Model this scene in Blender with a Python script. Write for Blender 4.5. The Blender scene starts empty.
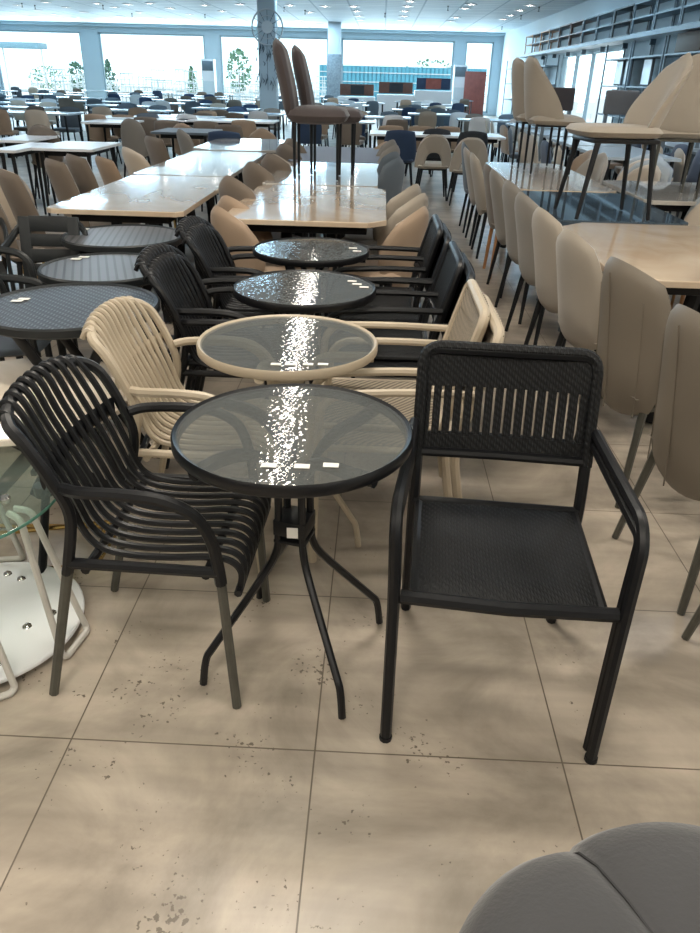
import bpy, bmesh, math, random
from mathutils import Vector, Matrix
random.seed(7)
PI = math.pi
scn = bpy.context.scene
col = scn.collection
# ------------------------------------------------------------------ camera
F_PX, PITCH, YAW, ROLL, CAM_H = 727.23, 0.48873, -0.028012, 0.026339, 1.4475
fw = Vector((math.sin(YAW)*math.cos(PITCH), math.cos(YAW)*math.cos(PITCH), -math.sin(PITCH)))
r0 = Vector((math.cos(YAW), -math.sin(YAW), 0)); u0 = r0.cross(fw)
rt = math.cos(ROLL)*r0 + math.sin(ROLL)*u0
up = -math.sin(ROLL)*r0 + math.cos(ROLL)*u0
cd = bpy.data.cameras.new('camera'); cam = bpy.data.objects.new('camera', cd); col.objects.link(cam)
cam.matrix_world = Matrix(((rt.x, up.x, -fw.x, 0), (rt.y, up.y, -fw.y, 0), (rt.z, up.z, -fw.z, CAM_H), (0, 0, 0, 1)))
cd.sensor_fit = 'VERTICAL'; cd.sensor_height = 24.0; cd.lens = 24.0*F_PX/933.0
cd.clip_start = 0.05; cd.clip_end = 400
scn.camera = cam

def P(px, py, h=0.0):
    """world point at height h seen at photo pixel"""
    d = fw + rt*((px-350)/F_PX) - up*((py-466.5)/F_PX)
    t = (h-CAM_H)/d.z
    return Vector((0, 0, CAM_H)) + d*t

# ------------------------------------------------------------------ materials
MATS = {}
def new_mat(name):
    m = bpy.data.materials.new(name); m.use_nodes = True
    nt = m.node_tree; b = nt.nodes['Principled BSDF']
    MATS[name] = m
    return m, nt, b
def N(nt, t, **kw):
    n = nt.nodes.new(t)
    for k, v in kw.items(): setattr(n, k, v)
    return n
def plain(name, c, rough=.5, metal=0.0, bump=0.0, bscale=60, var=0.0, vscale=3, spec=.5, sheen=0, coat=0):
    m, nt, b = new_mat(name)
    b.inputs['Base Color'].default_value = (*c, 1); b.inputs['Roughness'].default_value = rough
    b.inputs['Metallic'].default_value = metal; b.inputs['Specular IOR Level'].default_value = spec
    if sheen: b.inputs['Sheen Weight'].default_value = sheen
    if coat: b.inputs['Coat Weight'].default_value = coat
    tc = N(nt, 'ShaderNodeTexCoord')
    if var:
        no = N(nt, 'ShaderNodeTexNoise'); no.inputs['Scale'].default_value = vscale; no.inputs['Detail'].default_value = 4
        nt.links.new(tc.outputs['Object'], no.inputs['Vector'])
        mx = N(nt, 'ShaderNodeMixRGB'); mx.inputs[1].default_value = (*[max(0, x*(1-var)) for x in c], 1)
        mx.inputs[2].default_value = (*[min(1, x*(1+var)) for x in c], 1)
        nt.links.new(no.outputs['Fac'], mx.inputs[0]); nt.links.new(mx.outputs[0], b.inputs['Base Color'])
    if bump:
        no = N(nt, 'ShaderNodeTexNoise'); no.inputs['Scale'].default_value = bscale; no.inputs['Detail'].default_value = 3
        nt.links.new(tc.outputs['Object'], no.inputs['Vector'])
        bp = N(nt, 'ShaderNodeBump'); bp.inputs['Strength'].default_value = bump; bp.inputs['Distance'].default_value = .004
        nt.links.new(no.outputs['Fac'], bp.inputs['Height']); nt.links.new(bp.outputs[0], b.inputs['Normal'])
    return m
def emit(name, c, s):
    m, nt, b = new_mat(name)
    b.inputs['Base Color'].default_value = (*c, 1)
    b.inputs['Emission Color'].default_value = (*c, 1); b.inputs['Emission Strength'].default_value = s
    return m

black = plain('black_tube', (.006, .0065, .008), .42, var=.2, vscale=9, spec=.32)
blackm = plain('black_matte', (.006, .0065, .008), .55, spec=.3, bump=.15, bscale=200)
black_paint = plain('black_paint', (.006, .0065, .008), .35, spec=.35)
resin = plain('black_resin', (.014, .017, .019), .45, spec=.35, bump=.1, bscale=150)
beige = plain('beige_tube', (.46, .385, .285), .45, var=.06, vscale=8)
legpaint = plain('bronze_grey_leg', (.085, .083, .070), .38, metal=.3, var=.25, vscale=30)
camel = plain('camel_leather', (.195, .165, .130), .5, bump=.12, bscale=220, var=.06, vscale=4)
pale = plain('pale_fabric', (.355, .31, .255), .7, bump=.2, bscale=300, var=.06, vscale=5, sheen=.2)
greyfab = plain('grey_fabric', (.235, .215, .19), .75, bump=.2, bscale=300, var=.06, vscale=5, sheen=.2)
brown = plain('brown_fabric', (.058, .044, .044), .75, bump=.2, bscale=300, var=.1, vscale=5, sheen=.2)
taupe = plain('taupe_fabric', (.17, .135, .105), .75, bump=.2, bscale=300, var=.1, vscale=5, sheen=.2)
tan = plain('tan_fabric', (.34, .245, .17), .7, bump=.2, bscale=300, var=.08, vscale=5, sheen=.2)
cream = plain('cream_fabric', (.55, .47, .38), .75, bump=.3, bscale=200, var=.08, vscale=6, sheen=.2)
slate = plain('slate_fabric', (.10, .125, .15), .75, bump=.2, bscale=300, var=.08, sheen=.2)
navy = plain('navy_velvet', (.012, .035, .085), .7, sheen=.3, var=.2, vscale=6)
dark = plain('dark_fabric', (.02, .024, .03), .7)
velvet = plain('grey_velvet', (.042, .042, .045), .8, bump=.25, bscale=120, var=.15, vscale=7, sheen=.35)
gold = plain('gold_metal', (.62, .43, .16), .25, metal=1)
white_tube = plain('white_paint', (.52, .50, .46), .35)
white = plain('white_lacquer', (.72, .73, .74), .3)
blkmetal = plain('black_metal', (.009, .010, .012), .45, spec=.3)
wood = plain('oak_wood', (.38, .18, .07), .45, var=.25, vscale=14)
dwood = plain('walnut_wood', (.13, .055, .035), .45, var=.25, vscale=12)
paper = plain('white_paper', (.80, .78, .73), .6)
ink = plain('printed_grey', (.30, .30, .30), .6)
chrome = plain('chrome', (.7, .7, .7), .15, metal=1)
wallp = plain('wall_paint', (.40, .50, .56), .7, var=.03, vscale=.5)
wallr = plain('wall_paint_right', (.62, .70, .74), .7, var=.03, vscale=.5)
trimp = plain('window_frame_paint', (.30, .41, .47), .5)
leaf = plain('leaf_green', (.10, .22, .13), .7, var=.4, vscale=3)
leafd = plain('leaf_dark', (.04, .12, .07), .7, var=.4, vscale=3)
bark = plain('bark', (.16, .11, .08), .9)
teal = plain('blue_sheet', (.08, .34, .46), .6)
outpale = plain('outdoor_pale', (.55, .62, .64), .7, var=.15, vscale=1)
steel = plain('steel_rack', (.13, .17, .20), .45, metal=.2)
cardboard = plain('brown_board', (.15, .115, .09), .7, var=.1)
greyboard = plain('grey_board', (.16, .155, .155), .7, var=.08)
red = plain('red_cloth', (.28, .08, .06), .7, var=.3, vscale=6)
asphalt = plain('outdoor_paving', (.42, .46, .47), .9, var=.1, vscale=.4)

def ceramic(name, c1, c2, rough):
    m, nt, b = new_mat(name)
    tc = N(nt, 'ShaderNodeTexCoord'); mp = N(nt, 'ShaderNodeMapping'); mp.inputs['Scale'].default_value = (1.6, 1.1, 1)
    mp.inputs['Rotation'].default_value = (0, 0, .6)
    no = N(nt, 'ShaderNodeTexNoise'); no.inputs['Scale'].default_value = 1.7; no.inputs['Detail'].default_value = 7
    no.inputs['Distortion'].default_value = 1.2
    cr = N(nt, 'ShaderNodeValToRGB'); cr.color_ramp.elements[0].position = .35; cr.color_ramp.elements[1].position = .65
    cr.color_ramp.elements[0].color = (*c2, 1); cr.color_ramp.elements[1].color = (*c1, 1)
    nt.links.new(tc.outputs['Object'], mp.inputs[0]); nt.links.new(mp.outputs[0], no.inputs['Vector'])
    nt.links.new(no.outputs['Fac'], cr.inputs[0]); nt.links.new(cr.outputs[0], b.inputs['Base Color'])
    b.inputs['Roughness'].default_value = rough; b.inputs['Specular IOR Level'].default_value = .6
    b.inputs['Coat Weight'].default_value = .35; b.inputs['Coat Roughness'].default_value = .03
    return m
marble = ceramic('cream_ceramic', (.60, .50, .385), (.50, .38, .27), .10)
marblew = ceramic('white_ceramic', (.52, .50, .46), (.40, .37, .33), .08)

def weave(name, c, s=170, rough=.7, strength=.8):
    m, nt, b = new_mat(name)
    tc = N(nt, 'ShaderNodeTexCoord')
    hs = []
    for ax in (0, 1):
        w = N(nt, 'ShaderNodeTexWave'); w.wave_type = 'BANDS'; w.bands_direction = 'X' if ax == 0 else 'DIAGONAL'
        w.inputs['Scale'].default_value = s*(.16 if ax == 0 else .11); w.inputs['Distortion'].default_value = .5
        nt.links.new(tc.outputs['Object'], w.inputs['Vector']); hs.append(w)
    mu = N(nt, 'ShaderNodeMath', operation='MULTIPLY'); nt.links.new(hs[0].outputs['Fac'], mu.inputs[0]); nt.links.new(hs[1].outputs['Fac'], mu.inputs[1])
    mx = N(nt, 'ShaderNodeMixRGB'); mx.inputs[1].default_value = (*[x*.35 for x in c], 1); mx.inputs[2].default_value = (*[min(1, x*1.6) for x in c], 1); b.inputs['Specular IOR Level'].default_value = .3
    nt.links.new(mu.outputs[0], mx.inputs[0]); nt.links.new(mx.outputs[0], b.inputs['Base Color'])
    bp = N(nt, 'ShaderNodeBump'); bp.inputs['Strength'].default_value = strength; bp.inputs['Distance'].default_value = .003
    nt.links.new(mu.outputs[0], bp.inputs['Height']); nt.links.new(bp.outputs[0], b.inputs['Normal'])
    b.inputs['Roughness'].default_value = rough
    return m
weave_black = weave('woven_black_cord', (.007, .008, .0095), 260, .6, .6)
weave_beige = weave('woven_beige_cord', (.40, .335, .255), 230, .7)
weave_top = weave('woven_table_top', (.055, .06, .066), 150, .35, .5)

def striped_top():
    m, nt, b = new_mat('ribbed_table_top')
    tc = N(nt, 'ShaderNodeTexCoord'); w = N(nt, 'ShaderNodeTexWave'); w.inputs['Scale'].default_value = 9
    nt.links.new(tc.outputs['Object'], w.inputs['Vector'])
    cr = N(nt, 'ShaderNodeValToRGB'); cr.color_ramp.elements[0].position = .12; cr.color_ramp.elements[1].position = .3
    cr.color_ramp.elements[0].color = (.018, .018, .02, 1); cr.color_ramp.elements[1].color = (.085, .085, .088, 1)
    nt.links.new(w.outputs['Fac'], cr.inputs[0]); nt.links.new(cr.outputs[0], b.inputs['Base Color'])
    bp = N(nt, 'ShaderNodeBump'); bp.inputs['Strength'].default_value = .5; bp.inputs['Distance'].default_value = .003
    nt.links.new(cr.outputs[0], bp.inputs['Height']); nt.links.new(bp.outputs[0], b.inputs['Normal'])
    b.inputs['Roughness'].default_value = .35
    return m
ribbed = striped_top()

def glass_mat(name, tint, diff, dfac, bump, scale, rough=.06, ior=1.5):
    m, nt, b = new_mat(name)
    nt.nodes.remove(b); out = nt.nodes['Material Output']
    tr = N(nt, 'ShaderNodeBsdfTransparent'); tr.inputs[0].default_value = (*tint, 1)
    df = N(nt, 'ShaderNodeBsdfDiffuse'); df.inputs[0].default_value = (*diff, 1)
    gl = N(nt, 'ShaderNodeBsdfGlossy'); gl.inputs['Roughness'].default_value = rough
    m1 = N(nt, 'ShaderNodeMixShader'); m1.inputs[0].default_value = dfac
    m2 = N(nt, 'ShaderNodeMixShader'); fr = N(nt, 'ShaderNodeFresnel'); fr.inputs[0].default_value = ior
    nt.links.new(tr.outputs[0], m1.inputs[1]); nt.links.new(df.outputs[0], m1.inputs[2])
    nt.links.new(m1.outputs[0], m2.inputs[1]); nt.links.new(gl.outputs[0], m2.inputs[2]); nt.links.new(fr.outputs[0], m2.inputs[0])
    nt.links.new(m2.outputs[0], out.inputs[0])
    ge = N(nt, 'ShaderNodeNewGeometry'); mm = N(nt, 'ShaderNodeMath', operation='SUBTRACT'); mm.inputs[0].default_value = 1
    nt.links.new(ge.outputs['Backfacing'], mm.inputs[1])
    m3 = N(nt, 'ShaderNodeMath', operation='MULTIPLY'); nt.links.new(mm.outputs[0], m3.inputs[0]); nt.links.new(fr.outputs[0], m3.inputs[1]); nt.links.new(m3.outputs[0], m2.inputs[0])
    if bump:
        tc = N(nt, 'ShaderNodeTexCoord'); no = N(nt, 'ShaderNodeTexVoronoi', feature='SMOOTH_F1'); no.inputs['Scale'].default_value = scale; no.inputs['Smoothness'].default_value = .6
        nt.links.new(tc.outputs['Object'], no.inputs['Vector'])
        bp = N(nt, 'ShaderNodeBump'); bp.inputs['Strength'].default_value = bump; bp.inputs['Distance'].default_value = .004
        nt.links.new(no.outputs['Distance'], bp.inputs['Height'])
        nt.links.new(bp.outputs[0], gl.inputs['Normal']); nt.links.new(bp.outputs[0], df.inputs['Normal']); nt.links.new(bp.outputs[0], fr.inputs['Normal'])
    return m
hammered = glass_mat('hammered_glass', (.72, .74, .73), (.27, .28, .275), .24, .15, 66, .045, 1.5)
clear = glass_mat('clear_glass', (.86, .93, .90), (.5, .6, .55), .06, 0, 1, .02)
smoky = glass_mat('smoked_glass', (.35, .42, .48), (.12, .17, .22), .45, 0, 1, .03, 1.9)
pane_m = glass_mat('window_pane', (.97, .99, 1), (.8, .9, 1), .02, 0, 1, .02, 1.3)

def floor_material():
    m, nt, b = new_mat('floor_tiles')
    L = nt.links.new
    tc = N(nt, 'ShaderNodeTexCoord')
    mp = N(nt, 'ShaderNodeMapping'); mp.inputs['Location'].default_value = (.702, -1.238, 0)
    L(tc.outputs['Object'], mp.inputs[0])
    br = N(nt, 'ShaderNodeTexBrick'); br.offset = 0; br.squash = 1
    br.inputs['Scale'].default_value = 1; br.inputs['Mortar Size'].default_value = .0022; br.inputs['Mortar Smooth'].default_value = .3
    br.inputs['Brick Width'].default_value = .6; br.inputs['Row Height'].default_value = .6; br.inputs['Bias'].default_value = 0
    br.inputs['Color1'].default_value = (.9, .9, .9, 1); br.inputs['Color2'].default_value = (1, 1, 1, 1)
    L(mp.outputs[0], br.inputs['Vector'])
    n1 = N(nt, 'ShaderNodeTexNoise'); n1.inputs['Scale'].default_value = 2.3; n1.inputs['Detail'].default_value = 8; n1.inputs['Roughness'].default_value = .62
    n1.inputs['Distortion'].default_value = .6
    L(tc.outputs['Object'], n1.inputs['Vector'])
    cr = N(nt, 'ShaderNodeValToRGB'); cr.color_ramp.elements[0].position = .34; cr.color_ramp.elements[1].position = .64
    cr.color_ramp.elements[0].color = (.245, .208, .168, 1); cr.color_ramp.elements[1].color = (.49, .42, .34, 1)
    L(n1.outputs['Fac'], cr.inputs[0])
    mp2 = N(nt, 'ShaderNodeMapping'); mp2.inputs['Scale'].default_value = (.7, 5.5, 1)  # stretched noise paints streaky light bands into the floor colour
    L(tc.outputs['Object'], mp2.inputs[0])
    n2 = N(nt, 'ShaderNodeTexNoise'); n2.inputs['Scale'].default_value = 2.5; n2.inputs['Detail'].default_value = 3
    L(mp2.outputs[0], n2.inputs['Vector'])
    mx = N(nt, 'ShaderNodeMixRGB', blend_type='OVERLAY'); mx.inputs[0].default_value = .35
    L(cr.outputs[0], mx.inputs[1]); L(n2.outputs['Fac'], mx.inputs[2])
    mt = N(nt, 'ShaderNodeMixRGB', blend_type='MULTIPLY'); mt.inputs[0].default_value = .6
    L(mx.outputs[0], mt.inputs[1]); L(br.outputs['Color'], mt.inputs[2])
    # worn dark specks scattered on the tiles
    n3 = N(nt, 'ShaderNodeTexNoise'); n3.inputs['Scale'].default_value = 70; n3.inputs['Detail'].default_value = 5
    L(tc.outputs['Object'], n3.inputs['Vector'])
    n4 = N(nt, 'ShaderNodeTexNoise'); n4.inputs['Scale'].default_value = 4.5; n4.inputs['Detail'].default_value = 2
    L(tc.outputs['Object'], n4.inputs['Vector'])
    sub = N(nt, 'ShaderNodeVectorMath', operation='DISTANCE'); sub.inputs[1].default_value = (-.38, 1.08, 0)
    L(tc.outputs['Object'], sub.inputs[0])
    mr = N(nt, 'ShaderNodeMapRange'); mr.inputs[1].default_value = .1; mr.inputs[2].default_value = 1.2; mr.inputs[3].default_value = .07; mr.inputs[4].default_value = -.06
    L(sub.outputs['Value'], mr.inputs[0])
    a1 = N(nt, 'ShaderNodeMath', operation='MULTIPLY_ADD'); a1.inputs[1].default_value = .8; L(n4.outputs['Fac'], a1.inputs[0]); L(mr.outputs[0], a1.inputs[2])
    a2 = N(nt, 'ShaderNodeMath', operation='ADD'); L(a1.outputs[0], a2.inputs[0]); L(n3.outputs['Fac'], a2.inputs[1])
    r3 = N(nt, 'ShaderNodeMapRange'); r3.inputs[1].default_value = 1.13; r3.inputs[2].default_value = 1.17
    L(a2.outputs[0], r3.inputs[0])
    sp = N(nt, 'ShaderNodeMixRGB'); sp.inputs[2].default_value = (.13, .105, .08, 1)
    L(r3.outputs[0], sp.inputs[0]); L(mt.outputs[0], sp.inputs[1])
    jn = N(nt, 'ShaderNodeMixRGB'); jn.inputs[2].default_value = (.12, .095, .07, 1)
    L(br.outputs['Fac'], jn.inputs[0]); L(sp.outputs[0], jn.inputs[1])
    L(jn.outputs[0], b.inputs['Base Color'])
    b.inputs['Roughness'].default_value = .33; b.inputs['Specular IOR Level'].default_value = .5
    bp = N(nt, 'ShaderNodeBump'); bp.inputs['Strength'].default_value = .25; bp.inputs['Distance'].default_value = .002; bp.invert = True
    L(br.outputs['Fac'], bp.inputs['Height']); L(bp.outputs[0], b.inputs['Normal'])
    return m
floor_m = floor_material()
def ceiling_material():
    m, nt, b = new_mat('ceiling_tiles'); L = nt.links.new
    tc = N(nt, 'ShaderNodeTexCoord')
    br = N(nt, 'ShaderNodeTexBrick'); br.offset = 0
    br.inputs['Scale'].default_value = 1; br.inputs['Mortar Size'].default_value = .03
    br.inputs['Brick Width'].default_value = 1.2; br.inputs['Row Height'].default_value = .6
    br.inputs['Color1'].default_value = (.60, .68, .74, 1); br.inputs['Color2'].default_value = (.70, .77, .82, 1); br.inputs['Mortar'].default_value = (.36, .45, .52, 1)
    L(tc.outputs['Object'], br.inputs['Vector']); L(br.outputs['Color'], b.inputs['Base Color'])
    b.inputs['Roughness'].default_value = .6
    return m
ceil_m = ceiling_material()

# ------------------------------------------------------------------ mesh builder
def smooth(pts, n=6):
    pts = [Vector(p) for p in pts]; out = []
    for i in range(len(pts)-1):
        p0 = pts[max(i-1, 0)]; p1 = pts[i]; p2 = pts[i+1]; p3 = pts[min(i+2, len(pts)-1)]
        for k in range(n):
            t = k/n
            out.append(.5*((2*p1) + (p2-p0)*t + (2*p0-5*p1+4*p2-p3)*t*t + (3*p1-p0-3*p2+p3)*t**3))
    out.append(pts[-1]); return out
def fillet(pts, r, n=5):
    pts = [Vector(p) for p in pts]; out = [pts[0]]
    for i in range(1, len(pts)-1):
        a, b, c = pts[i-1], pts[i], pts[i+1]
        d1 = (a-b); d2 = (c-b); rr = min(r, d1.length*.49, d2.length*.49)
        s = b + d1.normalized()*rr; e = b + d2.normalized()*rr
        for k in range(n+1):
            t = k/n; out.append(s*(1-t)**2 + b*2*t*(1-t) + e*t*t)
    out.append(pts[-1]); return out
class MB:
    def __init__(s): s.v = []; s.f = []
    def tube(s, path, r, seg=8, closed=False, flat=None):
        path = [Vector(p) for p in path]; n = len(path)
        rs = r if isinstance(r, (list, tuple)) else [r]*n
        base = len(s.v); prev = None
        for i, p in enumerate(path):
            if closed: t = path[(i+1) % n]-path[i-1]
            else: t = path[min(i+1, n-1)]-path[max(i-1, 0)]
            t.normalize()
            if prev is None:
                ref = Vector((0, 0, 1)) if abs(t.z) < .9 else Vector((1, 0, 0))
                a = t.cross(ref).normalized()
            else:
                a = (prev - t*prev.dot(t)).normalized()
            prev = a; b = t.cross(a)
            fl = flat or 1.0
            for k in range(seg):
                an = 2*PI*k/seg
                s.v.append(p + a*math.cos(an)*rs[i] + b*math.sin(an)*rs[i]*fl)
        m = n if closed else n-1
        for i in range(m):
            j = (i+1) % n
            for k in range(seg):
                k2 = (k+1) % seg
                s.f.append((base+i*seg+k, base+i*seg+k2, base+j*seg+k2, base+j*seg+k))
        if not closed:
            s.f.append(tuple(base+k for k in reversed(range(seg))))
            s.f.append(tuple(base+(n-1)*seg+k for k in range(seg)))
        return s
    def box(s, c, d, bev=0.0, rot=None):
        bm = bmesh.new(); bmesh.ops.create_cube(bm, size=1)
        for v in bm.verts: v.co = Vector((v.co.x*d[0], v.co.y*d[1], v.co.z*d[2]))
        if bev: bmesh.ops.bevel(bm, geom=list(bm.edges), offset=bev, segments=2, affect='EDGES', profile=.5)
        R = rot or Matrix.Identity(3)
        base = len(s.v); bm.verts.index_update()
        for v in bm.verts: s.v.append(R @ v.co + Vector(c))
        for f in bm.faces: s.f.append(tuple(base+v.index for v in f.verts))
        bm.free(); return s
    def prism(s, poly, z0, z1, bev=.0):
        n = len(poly); base = len(s.v)
        rings = [(z0, 0), (z1-bev, 0), (z1, bev)] if bev else [(z0, 0), (z1, 0)]
        cx = sum(p[0] for p in poly)/n; cy = sum(p[1] for p in poly)/n
        for z, ins in rings:
            for x, y in poly:
                dx, dy = x-cx, y-cy; l = math.hypot(dx, dy) or 1
                s.v.append(Vector((x-dx/l*ins, y-dy/l*ins, z)))
        for i in range(len(rings)-1):
            for k in range(n):
                k2 = (k+1) % n
                s.f.append((base+i*n+k, base+i*n+k2, base+(i+1)*n+k2, base+(i+1)*n+k))
        s.f.append(tuple(base+k for k in reversed(range(n)))); s.f.append(tuple(base+(len(rings)-1)*n+k for k in range(n)))
        return s
    def lathe(s, prof, seg=32, c=(0, 0, 0), closed=False):
        base = len(s.v); n = len(prof)
        for r, z in prof:
            for k in range(seg):
                a = 2*PI*k/seg; s.v.append(Vector((c[0]+r*math.cos(a), c[1]+r*math.sin(a), c[2]+z)))
        for i in range(n if closed else n-1):
            j = (i+1) % n
            for k in range(seg):
                k2 = (k+1) % seg
                s.f.append((base+i*seg+k, base+i*seg+k2, base+j*seg+k2, base+j*seg+k))
        if not closed:
            s.f.append(tuple(base+k for k in reversed(range(seg)))); s.f.append(tuple(base+(n-1)*seg+k for k in range(seg)))
        return s
    def slab(s, fn, T, nu=10, nv=12, k=.6, ed=3.6):
        """soft upholstered slab: fn(a,b)->(point, normal), a,b in [-1,1]; squircle outline k"""
        base = len(s.v); idx = {}
        def uv(i, j):
            u = -1+2*i/nu; v = -1+2*j/nv
            u = math.sin(u*PI/2)*.5+u*.5; v = math.sin(v*PI/2)*.5+v*.5
            return u*math.sqrt(1-k*v*v/2), v*math.sqrt(1-k*u*u/2), u, v
        for sd in (1, -1):
            for i in range(nu+1):
                for j in range(nv+1):
                    edge = i in (0, nu) or j in (0, nv)
                    if edge and sd == -1: idx[(sd, i, j)] = idx[(1, i, j)]; continue
                    a, b, u, v = uv(i, j); p, nn = fn(a, b)
                    m = max(abs(u), abs(v)); pr = 0 if edge else max(0.0, 1-m**ed)**.5
                    idx[(sd, i, j)] = len(s.v); s.v.append(Vector(p) + Vector(nn)*(T/2*pr*sd))
        for i in range(nu):
            for j in range(nv):
                q = [(i, j), (i+1, j), (i+1, j+1), (i, j+1)]
                s.f.append(tuple(idx[(1, *x)] for x in q)); s.f.append(tuple(idx[(-1, *x)] for x in reversed(q)))
        return s
    def build(s, name, m, parent=None, ang=40, loc=None):
        me = bpy.data.meshes.new(name); me.from_pydata([tuple(v) for v in s.v], [], s.f)
        bm = bmesh.new(); bm.from_mesh(me); bmesh.ops.recalc_face_normals(bm, faces=bm.faces); bm.to_mesh(me); bm.free()
        me.materials.append(m)
        for p in me.polygons: p.use_smooth = True
        me.set_sharp_from_angle(angle=math.radians(ang))
        o = bpy.data.objects.new(name, me); col.objects.link(o)
        if parent: o.parent = parent
        if loc: o.location = loc
        return o
def thing(name, label, cat, loc=(0, 0, 0), rz=0, group=None):
    o = bpy.data.objects.new(name, None); col.objects.link(o); o.empty_display_size = .1
    o.location = loc; o.rotation_euler = (0, 0, rz); o['label'] = label; o['category'] = cat
    if group: o['group'] = group
    return o
def tag(o, label, cat, group=None):
    o['label'] = label; o['category'] = cat
    if group: o['group'] = group
    return o
def struct(o): o['kind'] = 'structure'; return o
def copy_thing(src, loc, rz=0, label=None, group=None, rx=0, scale=None, mat=None):
    c = src.copy(); col.objects.link(c); c.location = loc; c.rotation_euler = (rx, 0, rz)
    if label: c['label'] = label
    if group: c['group'] = group
    if scale: c.scale = scale
    for ch in src.children:
        d = ch.copy(); col.objects.link(d); d.parent = c
        for g in ch.children:
            e = g.copy(); col.objects.link(e); e.parent = d
    return c
USED = set()
def put(proto, loc, rz=0, label=None, group=None, rx=0, scale=None):
    """first call places the prototype itself, later calls place copies"""
    if proto.name not in USED:
        USED.add(proto.name); proto.location = loc; proto.rotation_euler = (rx, 0, rz)
        if label: proto['label'] = label
        if group: proto['group'] = group
        if scale: proto.scale = scale
        return proto
    return copy_thing(proto, loc, rz, label, group, rx, scale)
FACE_R = PI/2     # a chair facing -Y locally turns to face +X
FACE_L = -PI/2

# ------------------------------------------------------------------ room
YB, XR, XL, CZ, YF = 41.0, 5.75, -20.0, 3.6, -9.0
def slab_box(name, x0, x1, y0, y1, z0, z1, m):
    return struct(MB().box(((x0+x1)/2, (y0+y1)/2, (z0+z1)/2), (x1-x0, y1-y0, z1-z0)).build(name, m))
fl = MB(); fl.box((0, 0, -.05), (1, 1, .1))
slab_box('floor', XL, XR+.2, YF, YB, -.1, 0, floor_m)
slab_box('ceiling', XL, XR+.2, YF, YB+.3, CZ, CZ+.15, ceil_m)
slab_box('wall_left', XL-.2, XL, YF, YB+.3, -.1, CZ, wallp)
slab_box('wall_front', XL, XR+.2, YF-.2, YF, -.1, CZ, plain('wall_paint_warm', (.66, .60, .52), .7))
# back wall with five window openings
wins = [(-19.4, -15.0), (-14.1, -8.85), (-8.1, -2.75), (-2.1, 3.4), (3.95, 5.3)]
wb = MB(); zt, zb = 3.22, .12
xs = XL
for a, b_ in wins:
    wb.box(((xs+a)/2, YB+.15, CZ/2), (a-xs, .3, CZ)); xs = b_
wb.box(((xs+XR+.2)/2, YB+.15, CZ/2), (XR+.2-xs, .3, CZ))
for a, b_ in wins:
    wb.box(((a+b_)/2, YB+.15, (CZ+zt)/2), (b_-a, .3, CZ-zt)); wb.box(((a+b_)/2, YB+.15, zb/2), (b_-a, .3, zb))
struct(wb.build('wall_back', wallp))
for i, (a, b_) in enumerate(wins):
    w = MB(); t = .07
    w.box((a+t/2, YB+.12, (zb+zt)/2), (t, .12, zt-zb)); w.box((b_-t/2, YB+.12, (zb+zt)/2), (t, .12, zt-zb))
    w.box(((a+b_)/2, YB+.12, zt-t/2), (b_-a, .12, t)); w.box(((a+b_)/2, YB+.12, zb+t/2), (b_-a, .12, t))
    if i < 4: w.box(((a+b_)/2, YB+.12, .55), (b_-a, .1, .05))
    o = struct(w.build('window_%d' % (i+1), trimp))
    g = MB().box(((a+b_)/2, YB+.14, (zb+zt)/2), (b_-a-2*t, .012, zt-zb-2*t)).build('window_pane', pane_m, o)
# dark beam above the windows (downstand)
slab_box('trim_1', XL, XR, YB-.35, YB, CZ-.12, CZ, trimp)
# right wall with a tall shop window
wy0, wy1, wz0, wz1 = 20.4, 27.2, .45, 2.32
wr = MB()
for y0, y1, z0, z1 in ((YF, wy0, 0, CZ), (wy1, YB, 0, CZ), (wy0, wy1, 0, wz0), (wy0, wy1, wz1, CZ)):
    wr.box((XR+.1, (y0+y1)/2, (z0+z1)/2), (.2, y1-y0, z1-z0))
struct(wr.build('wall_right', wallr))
w = MB(); t = .08
for y in (wy0+t/2, wy1-t/2, wy0+3.1, wy0+5): w.box((XR+.08, y, (wz0+wz1)/2), (.1, t if y in (wy0+t/2, wy1-t/2) else .04, wz1-wz0))
for z in (wz0+t/2, wz1-t/2): w.box((XR+.08, (wy0+wy1)/2, z), (.1, wy1-wy0, t))
o = struct(w.build('window_6', trimp))
MB().box((XR+.1, (wy0+wy1)/2, (wz0+wz1)/2), (.012, wy1-wy0-2*t, wz1-wz0-2*t)).build('window_pane', pane_m, o)
# free standing column with decoration
CX, CYY = P(266, 62, 2).x, 22
def at_plane(px, py, Y):
    d = fw + rt*((px-350)/F_PX) - up*((py-466.5)/F_PX); return Vector((0, 0, CAM_H)) + d*(Y/d.y)
cc = at_plane(267, 60, 22)
colp = plain('column_paint', (.62, .68, .72), .6)
colm = struct(MB().box((cc.x, 22.25, CZ/2), (.46, .46, CZ), .02).build('trim_2', colp))
colm2 = struct(MB().box((at_plane(334, 60, 36).x, 36.2, CZ/2), (.55, .4, CZ), .02).build('trim_3', colp))
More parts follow.
